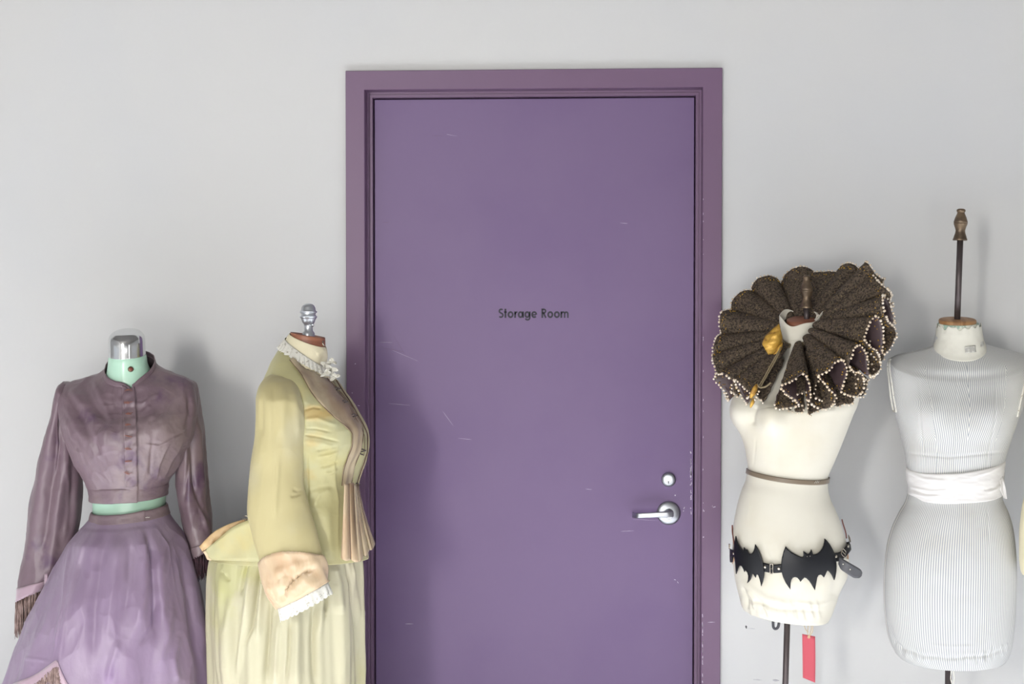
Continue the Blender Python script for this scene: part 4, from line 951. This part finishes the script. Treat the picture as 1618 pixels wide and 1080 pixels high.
# eyes of the large plate (stitch holes)
for x, y in ((1272.8, 878), (1277, 877.6)):
    p, n_ = hull.cast(x, y, .0118); lathe('eyelet', p, n_, [(.0012, 0), (.0011, .0006), (.0005, .0007)], M['nickel'], BC_, n=10)
def strap(name, A, B, m, n=20, k=6, off=.007, th=.003):
    return ribbon(name, hull, A, B, m, BC_, n=n, k=k, off=off, thick=th)
strap('strap', q6([(455, 405), (500, 415), (545, 425), (600, 422), (650, 415)]), q6([(462, 485), (500, 492), (545, 500), (600, 498), (650, 492)]), M['black'])
strap('strap', q6([(1095, 325), (1130, 318), (1165, 305), (1200, 275), (1240, 225), (1268, 190)]), q6([(1120, 400), (1150, 395), (1185, 375), (1215, 345), (1250, 300), (1272, 260)]), M['black'], off=.008)
strap('strap', q6([(162, 278), (190, 290), (225, 300)]), q6([(162, 345), (190, 352), (225, 355)]), M['black'], off=.006)
# rear run of the belt
def yb2(x, a):
    return 874 - 12*math.cos(a)
G = []
fx_, fy_ = proj(bdC.P)
ks = [k for k in range(360) if sin(bdC.a[k]) < .18]
ks = sorted(ks, key=lambda k: (bdC.a[k]-radians(165)) % (2*pi))
for k in ks:
    if (bdC.a[k]-radians(165)) % (2*pi) > radians(210): continue
    col = fy_[:, k]; row = []
    for j in range(4):
        yy = 866 - 9*cos(bdC.a[k]) + 12*j/3 + (0 if cos(bdC.a[k]) < 0 else 0); i = 30+int(np.argmin(np.abs(col[30:]-yy))); row.append(bdC.P[i, k]+bdC.N[i, k]*.006)
    G.append(row)
sheet('rear_strap', G, M['black'], BC_, .003)
def rivet(x, y, r=.0042, off=.009):
    p, n_ = hull.cast(x, y, off); lathe('rivet', p, n_, [(r, -.001), (r, .0008), (r*.7, .0022), (r*.2, .0027)], M['nickel'], BC_, n=16)
for x, y in [(484, 445), (608, 458), (205, 322), (1120, 352), (1228, 258)]: rivet(1130+x/6, 820+y/6)
def buckle(x, y, w, h, ang=0, off=.011):
    p, n_ = hull.cast(x, y, off); t = Vector((0, 0, 1)); u = t.cross(n_).normalized(); t = n_.cross(u).normalized()
    ca, sa = cos(ang), sin(ang); U = u*ca + t*sa; T = t*ca - u*sa
    c_ = [p+U*w*sx+T*h*sy for sx, sy in ((-1, -1), (-1, 1), (1, 1), (1, -1))]
    pts_ = []
    for i in range(4):
        for q in range(5): pts_.append(c_[i].lerp(c_[(i+1) % 4], q/5))
    V, F = tubeVF(pts_, .0011, 6, closed=True); tubeVF([p-U*w, p+U*w*.6, p+U*w*1.1+n_*.001], .0010, 6, V, F)
    obj('buckle', V, F, M['nickel'], BC_)
buckle(1130+545/6, 820+458/6, .0035, .0125)
buckle(1130+1180/6, 820+318/6, .008, .0085, -.7)
buckle(1130+1240/6, 820+190/6, .006, .007, -1)
buckle(1130+175/6, 820+255/6, .004, .006, .1)
# hanging strap ends
lp = q6([(1178, 360), (1215, 378), (1262, 405), (1310, 432), (1350, 455), (1380, 478), (1392, 505)]); lq = q6([(1170, 425), (1190, 470), (1235, 505), (1280, 535), (1325, 556), (1360, 556), (1385, 535)])
G = []
a_, b_ = resample(lp, 20), resample(lq, 20); st = Vector(hull.cast(1130+1175/6, 820+380/6, .012)[0])
for i in range(20):
    G.append([W(*(a_[i]+(b_[i]-a_[i])*j/5), st.y - .014 - .012*sin(i/19*pi)) for j in range(6)])
tail = sheet('belt_tail', G, M['leather_back'], BC_, .0028)
for x, y in ((1213, 425), (1280, 475)):
    p = Vector(W(1130+x/6, 820+y/6, st.y-.028)); lathe('strap_hole', p, (0, -1, 0), [(.0016, 0), (.0014, .0008), (.0006, .0009)], M['muslin'], tail, n=12)
for pts_, m_ in (([(1202, 0), (1212, 40), (1228, 90), (1240, 135), (1246, 180)], 'copper'), ([(1255, 290), (1258, 330), (1260, 375)], 'leather_edge'), ([(162, 55), (165, 120), (175, 190), (182, 245)], 'copper'), ([(185, 355), (178, 385), (166, 418)], 'leather_edge')):
    pp = resample(q6(pts_), 16); G = []
    for i, p_ in enumerate(pp):
        c_, n_ = hull.cast(min(max(p_[0], 1158), 1338.5), p_[1], .004); w_ = W(p_[0], p_[1], c_.y)
        G.append([Vector(w_) + Vector((0, .004*(j-1), 0)) + Vector((.0012*(j-1), 0, 0)) for j in range(3)])
    sheet('hanging_strap', G, M[m_], BC_, .0022)

# ---- red tag
tC = empty('hang_tag', (W(1277, 990, YC)[0], YC-.02, W(1277, 990, YC)[2]), 'red card tag hanging on string below the cream form', 'tag')
YG = YC-.03
a_, b_ = resample([(1267.5, 1001), (1268, 1030), (1268.5, 1070)], 14), resample([(1288, 1005), (1288.5, 1040), (1288, 1078)], 14)
G = [[W(*(a_[i]+(b_[i]-a_[i])*j/5), YG + .002*sin(i*.2) - .003*(j/5)) for j in range(6)] for i in range(14)]
card = sheet('card', G, M['red_tag'], tC, .0009)
lathe('card_eyelet', W(1278, 1006, YG-.0025), (0, -1, 0), [(.0038, 0), (.0036, .001), (.002, .0012), (.0018, .0004)], M['leather_edge'], tC, n=16)
V, F = [], []
for pts_ in ([(1283.5, 976), (1284.5, 985), (1284, 996), (1278, 1006)], [(1277.5, 976), (1277, 988), (1276, 999), (1278, 1006)], [(1280.5, 976), (1282, 990), (1280, 1000), (1278, 1006)], [(1272, 977), (1270.5, 985), (1273, 994), (1277, 998)]):
    tubeVF([W(*p, YG-.003) for p in resample(pts_, 10)], .0009, 6, V, F)
obj('string', V, F, M['string'], tC)

# ---- the ruff: a long strip set in figure-of-eight pleats round the neck, open towards the front
RC = np.array(W(1268, 532, YC-.005)) 
E1 = np.array([.883, 0, .469]); E2 = np.array([.24, -.86, -.45]); E2 -= E1*E2.dot(E1); E2 /= np.linalg.norm(E2)
EN = np.cross(E1, E2); EN *= np.sign(EN[2])
rf = empty('ruff', tuple(RC), 'huge dark brown lace ruff edged with pearls round the neck of the cream form', 'ruff')
GAP = radians(137); HG = radians(9); KP = 17
rs = np.random.RandomState(11)
lobeA = 1 + rs.uniform(-.16, .16, 2*KP+2); lobeR = 1 + rs.uniform(-.05, .05, 2*KP+2); lobeB = 1 + rs.uniform(-.3, .25, 2*KP+2)
def lerp_l(arr, x):
    i = np.clip(np.floor(x).astype(int), 0, len(arr)-2); f = x-i; f = f*f*(3-2*f); return arr[i]*(1-f)+arr[i+1]*f
def ruffP(t, r, tier=0):
    """t 0..1 along the strip, r 0 inner .. 1 outer edge"""
    K = KP if tier == 0 else 21; q = 1.0 if tier == 0 else .72
    ph = t*K*2*pi; phi = GAP + HG + t*(2*pi-2*HG)
    lx = t*KP*2 + tier*.37
    front = np.clip(np.sin(phi), 0, 1)
    Rin, Ro = .055, (.242 - .004*np.cos(phi) - .012*front) * (1 if tier == 0 else .90)
    rad = Rin + (Ro*lerp_l(lobeR, lx) - Rin)*r
    env = .16 + .84*np.clip(r, 0, 1)**.75
    A = q*.052*lerp_l(lobeA, lx)*env*(1+.18*np.cos(phi-radians(20)))
    wob = .5*np.sin(t*37+tier)
    h = A*np.sin(ph + wob) + A*.18*np.sin(3*ph+1+4*np.sin(t*21))*r
    B = (.0245 if tier == 0 else .017)*lerp_l(lobeB, lx)*env*(1+.30*np.clip(-np.sin(phi), 0, 1))
    tan = -B*np.sin(2*ph + 2*wob)
    h = h + .010*r*np.sin(3*phi+1) + .018*(1-r) + .026*(1-r)*np.exp(-((phi-radians(360+62))/radians(38))**2) + .022*r*np.exp(-((phi-radians(360+15))/radians(42))**2) - (0 if tier == 0 else .050*r**.8*(1-.5*np.exp(-((phi-radians(360+10))/radians(40))**2)))
    # round the tubes over towards the outer edge
    rad = rad - .020*np.clip(r-.55, 0, 1)*np.abs(np.sin(ph)) + .006*r*np.sin(2.3*ph+9*t)
    ang = phi + tan/np.maximum(rad, .05)
    P = RC + np.outer(np.cos(ang)*rad, E1) + np.outer(np.sin(ang)*rad, E2) + np.outer(h, EN)
    return P
NT, NRr = KP*2*26, 34
tt = np.linspace(0, 1, NT); G = np.zeros((NT, NRr, 3))
for j in range(NRr):
    G[:, j] = ruffP(tt, np.full(NT, j/(NRr-1)))
nz = np.stack([fbm(G, 60, 3, o) for o in (0, 9, 21)], -1)*.0022 + np.stack([fbm(G, 200, 2, o) for o in (3, 5, 7)], -1)*.0011
rr_ = np.linspace(0, 1, NRr)[None, :, None]
G2 = G + nz*(.3+.7*rr_)
F = [(i*NRr+j, i*NRr+j+1, (i+1)*NRr+j+1, (i+1)*NRr+j) for i in range(NT-1) for j in range(NRr-1)]
V = G2.reshape(-1, 3)
# lining: same strip set a little inside the lace
o = obj('lace_pleats', V, F, M['ruff_in'], rf); solid(o, .0022, 0); o.data.materials.append(M['ruff']); o.modifiers['thickness'].material_offset = 1
edge = G2[:, -1]
GB = np.zeros((21*24, 20, 3)); tb = np.linspace(0, 1, 21*24)
for j in range(20): GB[:, j] = ruffP(tb, np.full(21*24, .25+.75*j/19), 1)
GB = GB + np.stack([fbm(GB, 80, 3, o) for o in (0, 9, 21)], -1)*.002
sheet('lower_pleats', GB, M['ruff'], rf, .002)
edge2 = GB[:, -1]
# pearls along the edge
L_ = np.r_[0, np.cumsum(np.linalg.norm(np.diff(edge, axis=0), axis=1))]
npearl = int(L_[-1]/.0100)
rp = random.Random(5)
def sph(c, r, V, F, seg=10, ring=6):
    b = len(V); V.append((c[0], c[1], c[2]+r))
    for i in range(1, ring):
        th = pi*i/ring
        for k in range(seg):
            V.append((c[0]+r*sin(th)*cos(2*pi*k/seg), c[1]+r*sin(th)*sin(2*pi*k/seg), c[2]+r*cos(th)))
    V.append((c[0], c[1], c[2]-r)); e = len(V)-1
    for k in range(seg): F.append((b, b+1+k, b+1+(k+1) % seg)); F.append((e, b+1+(ring-2)*seg+(k+1) % seg, b+1+(ring-2)*seg+k))
    for i in range(ring-2):
        for k in range(seg): F.append((b+1+i*seg+k, b+1+(i+1)*seg+k, b+1+(i+1)*seg+(k+1) % seg, b+1+i*seg+(k+1) % seg))
pearls = []
for i in range(npearl):
    l = (i+.5)*.0100+rp.uniform(-.0014, .0014)
    if rp.random() < .04: continue
    p = np.array([np.interp(l, L_, edge[:, q]) for q in range(3)])
    out = p-RC; out /= np.linalg.norm(out)
    pearls.append((p + out*.0025 + np.array([rp.uniform(-1, 1) for _ in range(3)])*.0008, rp.uniform(.0024, .0038)))
L2 = np.r_[0, np.cumsum(np.linalg.norm(np.diff(edge2, axis=0), axis=1))]
for i in range(int(L2[-1]/.012)):
    p = np.array([np.interp(i*.012, L2, edge2[:, q]) for q in range(3)]); out = p-RC; out /= np.linalg.norm(out)
    pearls.append((p + out*.002 + np.array([rp.uniform(-1, 1) for _ in range(3)])*.002, rp.uniform(.0022, .0034)))
pearls.sort(key=lambda q: q[0][1])     # nearest first
Vb, Fb = [], []; sph((0, 0, 0), .0032, Vb, Fb, 14, 9)
pm = mesh_from('pearl', Vb, Fb); pm.materials.append(M['pearl']); pm.polygons.foreach_set('use_smooth', [True]*len(pm.polygons))
for p, r in pearls[:100]:
    o = bpy.data.objects.new('pearl', pm); scene.collection.objects.link(o); o.parent = rf; o.location = Vector(p)-rf.location; o.scale = (r/.0032,)*3
V, F = [], []
for p, r in pearls[100:]: sph(p, r, V, F)
o = obj('pearl_edging', V, F, M['pearl'], rf); o['kind'] = 'stuff'
V, F = [], []
for i in range(int(L_[-1]/.0052)):
    l = i*.0052; u = np.interp(l, L_, tt)
    if rp.random() < .9:
        p = ruffP(np.array([u]), np.array([.93+rp.uniform(-.05, .04)]))[0] + np.array([rp.uniform(-1, 1) for _ in range(3)])*.0025
        sph(p, rp.uniform(.0012, .0025), V, F, 6, 4)
for i in range(900):
    u = rp.random(); p = ruffP(np.array([u]), np.array([rp.random()**.7]))[0] + np.array([rp.uniform(-1, 1) for _ in range(3)])*.0028
    sph(p, rp.uniform(.0006, .0013), V, F, 5, 3)
o = obj('gold_beading', V, F, M['gold_bead'], rf); o['kind'] = 'stuff'
V, F = [], []
for i in range(900):
    u = rp.random(); r_ = 1 - .5*rp.random()**2; p = Vector(ruffP(np.array([u]), np.array([r_]))[0])
    d = Vector([rp.uniform(-1, 1) for _ in range(3)]).normalized()*rp.uniform(.003, .009); d2 = Vector([rp.uniform(-1, 1) for _ in range(3)])*.004
    tubeVF([p, p+d*.5+d2*.4, p+d+d2], .00035, 3, V, F)
o = obj('loose_threads', V, F, M['fray'], rf); o['kind'] = 'stuff'
# gathered neck band the pleats are sewn to
V, F = tubeVF([Vector(RC + (E1*cos(a_)+E2*sin(a_))*.053 + EN*.016) for a_ in np.linspace(GAP+HG, GAP+2*pi-HG, 60)], .006, 8)
obj('neck_braid', V, F, M['braid'], rf)
# gold ribbon inside the opening, drab cords and the hanging gold clasp
def blob_sheet(name, pts, Y0, m, parent, puff=.01, rows=10, thick=.0015, slope=0):
    A_, B_ = pts; a_, b_ = resample(A_, rows*2), resample(B_, rows*2); G = []
    for i in range(rows*2):
        u = i/(rows*2-1)
        G.append([W(*(a_[i]+(b_[i]-a_[i])*j/rows), Y0 + slope*u - puff*sin(pi*j/rows)*(.5+.5*sin(pi*u)) + .002*sin(j*1.7+i*.8)) for j in range(rows+1)])
    return sheet(name, G, m, parent, thick)
YR = YC-.085
blob_sheet('gold_ribbon', ([(1231, 511), (1218, 522), (1208, 533), (1204, 543)], [(1236, 532), (1236, 545), (1230, 556), (1214, 560)]), YR, M['gold'], rf, .016)
blob_sheet('gold_ribbon', ([(1231, 546), (1226, 553), (1222, 560)], [(1237, 540), (1236, 549), (1231, 557)]), YR-.014, M['gold'], rf, .008, rows=6)
V, F = [], []
for pts_ in ([(1229, 558), (1217, 578), (1206, 598), (1198, 612)], [(1232, 556), (1222, 575), (1210, 596), (1201, 612)], [(1234, 548), (1216, 580), (1203, 604)]):
    tubeVF([W(*p, YC-.125-.03*(p[1]-555)/60) for p in resample(pts_, 16)], .0016, 6, V, F)
tubeVF([W(*p, YC-.158) for p in resample([(1196, 606), (1201, 612), (1208, 611), (1218, 604)], 16)], .0024, 6, V, F)
obj('tie_cord', V, F, M['braid'], rf)
c = [W(1196, 607, YC-.158), W(1193, 614, YC-.160), W(1189, 622, YC-.160), W(1186, 629, YC-.158)]
V, F = tubeVF([Vector(p) for p in resample([tuple(p) for p in c], 12)] if False else [Vector(q) for q in c], [.004, .0085, .0085, .003], 14, flat=.6); clasp = obj('gold_clasp', V, F, M['gold'], rf)
V, F = tubeVF([Vector(W(1191, 629, YC-.158)), Vector(W(1189.5, 635, YC-.158)), Vector(W(1187, 640, YC-.158)), Vector(W(1186, 644, YC-.157))], [.003, .006, .005, .0015], 12, flat=.6); obj('clasp_drop', V, F, M['gold'], clasp)
V, F = [], []
for x, y in ((1197, 622), (1195, 627), (1193, 631), (1199, 618)): sph(W(x, y, YC-.165), .0028, V, F)
obj('clasp_pearls', V, F, M['pearl'], clasp)

# ================================================================== D: striped ticking form with white sash
YD_ = -.30
fD = empty('dress_form', (W(1496, 1400, YD_)[0], YD_, 0), 'blue grey striped ticking dress form with wooden neck block and tall iron finial rod', 'dress form')
rD = [(1479, 530, 1551, 527, .052, YD_, .020), (1477, 540, 1554, 536, .054, YD_, .026), (1474, 548, 1557, 543, .060, YD_, .034), (1464, 552, 1568, 547, .066, YD_, .038), (1438, 558, 1595, 553, .074, YD_, .044), (1413, 564, 1619, 560, .080, YD_+.002, .050), (1404.5, 570, 1626, 566, .085, YD_, .054), (1404, 578, 1627, 575, .090, YD_, .052), (1406, 598, 1624.5, 597, .098, YD_, .040), (1409, 625, 1620, 624, .108, YD_, .024), (1414, 648, 1611, 650, .114, YD_, .010), (1420, 670, 1603, 672, .116, YD_),
      (1426, 695, 1595, 697, .108, YD_), (1431, 722, 1588, 722, .098, YD_), (1434.5, 745, 1584, 742, .092, YD_), (1437, 770, 1581, 766, .092, YD_), (1433, 790, 1583, 786, .098, YD_), (1421, 812, 1592, 808, .106, YD_), (1410, 836, 1599, 832, .112, YD_), (1402, 865, 1603, 862, .118, YD_), (1398, 900, 1604.5, 898, .121, YD_), (1397, 935, 1604, 932, .121, YD_), (1399, 970, 1602.5, 968, .118, YD_), (1403, 1000, 1600, 998, .114, YD_), (1410, 1022, 1596, 1022, .108, YD_, .003), (1419, 1035, 1590, 1037, .100, YD_, .006), (1428, 1040, 1584, 1042, .092, YD_, .008), (1438, 1040, 1576, 1042, .082, YD_, .008)]
rr = random.Random(8)
foD = [([(1452, 600), (1456, 650), (1458, 690), (1464, 745)], 1.6, -.0011), ([(1574, 600), (1570, 650), (1566, 690), (1558, 740)], 1.6, -.0011), ([(1511, 570), (1512, 640), (1508, 720), (1507, 748)], 1.5, -.001), ([(1466, 800), (1464, 860), (1460, 960)], 1.5, -.0010), ([(1506, 950), (1503, 1010), (1500, 1040)], 1.6, -.0016), ([(1560, 800), (1562, 860)], 1.6, -.001),
       ([(1432, 716), (1500, 722), (1588, 714)], 2.4, -.0022), ([(1404, 985), (1412, 1010), (1424, 1024), (1460, 1036), (1500, 1040), (1560, 1036), (1592, 1022)], 3, -.005), ([(1470, 1018), (1500, 1021), (1540, 1020)], 2.5, .0015)]
for k in range(22):
    x = 1416+k*8.2+rr.uniform(-3, 3); yb_ = 1048-22*abs((x-1502)/92)**3
    foD.append(([(x, yb_-12-rr.random()*12), (x+rr.uniform(-4, 4), yb_+3)], 2.2, rr.choice([-.0018, .0018])))
bdD = Loft(rD, nr=420, na=720, folds=foD, bumps=[(1466, 655, 30, 30, .012), (1562, 655, 30, 30, .012)], noise=[((8, 8, 8), .0012, 2)])
# stripe coordinate: distance from the centre seam, drawn down into chevrons at the seams, following the girth below the waist
P = bdD.P0; fx, fy = proj(P)
cxw = bdD.Q[:, None, 0]; dx = P[..., 0]-cxw; axx = np.abs(dx); z = P[..., 2]
zb = W(1510, 690, YD_)[2]; zc = W(1510, 640, YD_)[2]; zw = W(1510, 760, YD_)[2]
hw = bdD.Q[:, None, 3]
axx = .93*hw*np.abs(np.arcsin(np.clip(dx/np.maximum(hw, .01), -1, 1)))
seam = .086 + .02*np.clip((z-zc)/.12, -1, 1)
inner = axx - .20*np.clip(z-zb, 0, .14) - .10*np.clip(z-zb-.14, 0, 1)
outer = inner + 0*axx
side = np.clip((axx-seam), 0, 1)
bendk = np.exp(-((z-(zc-.01))/.06)**2)
sfin = np.where(axx < seam, inner, inner + .0023 - .75*bendk*np.clip(z-(zc-.10), 0, .2)*1.0)
arcw = np.arcsin(np.clip(dx/np.maximum(hw, .01)*.98, -1, 1))
wst = .118
low = np.abs(arcw)*wst*1.10
blend = np.clip((zw + .02 - z)/.02, 0, 1)
stripeA = sfin*(1-blend) + low*blend
front = P[..., 1] <= bdD.Q[:, None, 1]+.002
stripeA = stripeA + .0024
bdD.build('torso', M['ticking'], fD, caps=(1, 1), attr=stripeA)
# white neck band with ragged top
nbD = Loft([(1481, 515, 1550, 513, .0515, YD_, .006), (1480, 522, 1551, 520, .0530, YD_, .010), (1478.5, 534, 1553.5, 531, .0550, YD_, .013), (1475.5, 545, 1556.5, 541, .0620, YD_, .030), (1474, 549.5, 1558, 545, .0670, YD_, .036)], nr=60, na=240, noise=[((22, 22, 22), .0014, 3)],
           zoff=lambda t, a: (.0035*np.sin(9*a+1)+.003*np.sin(17*a)+.006*np.exp(-((a-radians(65))/.15)**2)-.004*np.exp(-((a-radians(85))/.2)**2))*np.clip(1-t*4, 0, 1))
nbD.build('neck_band', M['band'], fD, thick=.0015)
ribbon('printed_patch', nbD, [(1524, 547), (1525, 558)], [(1541, 545), (1542, 556)], M['smudge'], fD, n=8, k=8, off=.0012, thick=.0004)
ribbon('printed_patch', nbD, [(1548, 541), (1549, 548)], [(1553, 539), (1554, 546)], M['smudge'], fD, n=6, k=5, off=.0012, thick=.0004)
lowD = Loft([(1483, 511, 1546, 510, .047, YD_, .006), (1482.5, 512, 1546.5, 511, .0475, YD_, .007), (1483, 520, 1546.5, 519, .0475, YD_, .008), (1484, 530, 1546, 529, .0475, YD_, .008)], nr=30, na=120)
lowD.build('neck_collar', M['worn_green'], fD, caps=(1, 1))
Loft([(1487, 504, 1539, 503.5, .036, YD_, .006), (1484.5, 505, 1541.5, 504.5, .0405, YD_, .0075), (1483.7, 508, 1542.3, 507.5, .042, YD_, .008), (1484.5, 511.5, 1541.8, 511, .0415, YD_, .008), (1487, 513, 1540, 512.5, .038, YD_, .008)], nr=30, na=120).build('neck_block', M['light_wood'], fD, caps=(1, 1))
a_ = W(1512.3, 509, YD_); b_ = W(1517.3, 376, YD_)
V, F = tubeVF([a_, b_], .0078, 24); obj('rod', V, F, M['iron'], fD)
axd = Vector(b_)-Vector(a_)
pf = px_prof(1517, [(379.6, 11), (378, 11.3), (376.5, 10.6), (373, 9.6), (368, 7.9), (364, 7.4), (360, 8.4), (355, 10.2), (353.3, 10.9), (352.3, 10.3), (351.2, 11), (348, 10.2), (343, 8.6), (338, 6.4), (335.5, 5.6), (334.3, 6.6), (332.5, 7.1), (330.6, 6.3), (329.6, 4), (329.3, .2)], YD_)
z0 = pf[0][1]; fb = Vector(W(1516.8, 379.6, YD_)); lathe('finial', fb, axd, [(r, zz-z0) for r, zz in pf], M['bronze'], fD)
xx = W(1494, 1050, YD_)[0]
stand(fD, fD.location.x, YD_, W(1494, 1030, YD_)[2], r=.0085)
V, F = tubeVF([W(1501.5, 1046, YD_-.05), W(1503, 1060, YD_-.05), W(1502, 1072, YD_-.05), W(1505, 1082, YD_-.05), W(1503, 1095, YD_-.05)], .0013, 6)
tubeVF([W(1507, 1046, YD_-.05), W(1506, 1058, YD_-.05), W(1508, 1070, YD_-.05), W(1506, 1084, YD_-.05)], .0013, 6, V, F); obj('drawstring', V, F, M['lace'], fD)
# armhole plates with white edging
for sgn, pts_ in ((-1, [(1403.5, 567), (1404, 580), (1407, 603), (1410, 625), (1414.5, 650)]), (1, [(1625, 590), (1619, 614), (1614, 636), (1609.5, 657)])):
    pp = []
    for p in resample(pts_, 24):
        c_, n_ = bdD.cast(p[0]-sgn*2.5, p[1], .001); pp.append(c_)
    full = pp + [Vector((p.x, 2*YD_-p.y+.0, p.z)) for p in pp[::-1]]
    V, F = tubeVF(full, .0028, 8, closed=True, flat=.7); obj('armhole_edging', V, F, M['lace'], fD)
# sash
sD = empty('sash', (W(1510, 770, YD_)[0], YD_, W(1510, 770, YD_)[2]), 'white cotton sash wrapped and tied round the waist of the striped form', 'sash')
def shz(t, a):
    s_ = np.maximum(np.sin(a), 0); return -.010*s_*(1-t) - .004*s_*t
foS = [([(1436, 768), (1470, 776), (1500, 774)], 2.6, .003), ([(1437, 778), (1465, 784), (1490, 783)], 2, .0025), ([(1438, 772), (1462, 780), (1478, 780)], 2, -.0025), ([(1560, 778), (1574, 772), (1582, 764)], 2.2, .003), ([(1555, 774), (1570, 770)], 2, -.002), ([(1434, 745), (1460, 756), (1500, 760)], 2.5, .0022), ([(1540, 752), (1565, 745), (1584, 735)], 2.2, .002), ([(1450, 765), (1500, 768), (1560, 762)], 8, .002)]
shD = Loft([(1433.5, 739, 1586, 722, .098, YD_, .004), (1432.5, 741, 1587, 725, .1005, YD_, .004), (1433, 752, 1586, 740, .1015, YD_, .003), (1434.5, 766, 1584.5, 756, .1015, YD_, .003), (1435.5, 778, 1583, 771, .102, YD_, .003), (1436, 785, 1582.5, 778, .103, YD_, .002), (1437, 786.5, 1581.5, 779.5, .1005, YD_, .002)], nr=90, na=360, folds=foS, zoff=shz, noise=[((14, 14, 40), .0016, 3)])
shD.build('sash_band', M['sash'], sD, thick=.002)
a_, b_ = resample([(1576, 760), (1579, 770), (1587, 787)], 12), resample([(1584, 752), (1588.5, 768), (1591, 788)], 12)
G = [[W(*(a_[i]+(b_[i]-a_[i])*j/5), YD_-.055-.006*sin(j*.9+i*.3)) for j in range(6)] for i in range(12)]
sheet('sash_end', G, M['sash'], sD, .0016)
G = [[W(1572+11*u-(3-6*u)*0, 762+u*12+v*9, YD_-.045-.004*sin(u*8+v*5)+.05*u) for v in np.linspace(0, 1, 5)] for u in np.linspace(0, 1, 12)]
sheet('sash_end', G, M['sash'], sD, .0016)

# ================================================================== E: another form, almost wholly beyond the right edge
YE = -.40
fE = empty('dress_form', (W(1712, 1400, YE)[0], YE, 0), 'pale yellowish cream dress form cut off by the right edge of the picture', 'dress form')
rE = [(1690, 520, 1750, 520, .046, YE), (1688, 548, 1754, 548, .052, YE), (1640, 566, 1800, 566, .08, YE), (1636, 590, 1806, 590, .09, YE), (1640, 640, 1796, 640, .11, YE), (1648, 690, 1786, 690, .10, YE), (1650, 735, 1776, 735, .092, YE), (1632, 765, 1790, 765, .10, YE), (1619.5, 792, 1802, 792, .115, YE), (1615, 820, 1808, 820, .12, YE), (1613, 850, 1811, 850, .125, YE), (1613, 880, 1811, 880, .125, YE), (1615, 902, 1809, 902, .123, YE), (1617, 908, 1807, 908, .118, YE)]
Loft(rE, nr=120, na=120).build('torso', M['cream'], fE, caps=(1, 1))
stand(fE, fE.location.x, YE, W(1712, 900, YE)[2])
for f in (fA, fB, fC, fD, fE): f['group'] = 'dress forms lined up along the wall'
for o in scene.objects:
    if o.name.startswith('wall_scuff'): o['group'] = 'scuffs low on the wall'
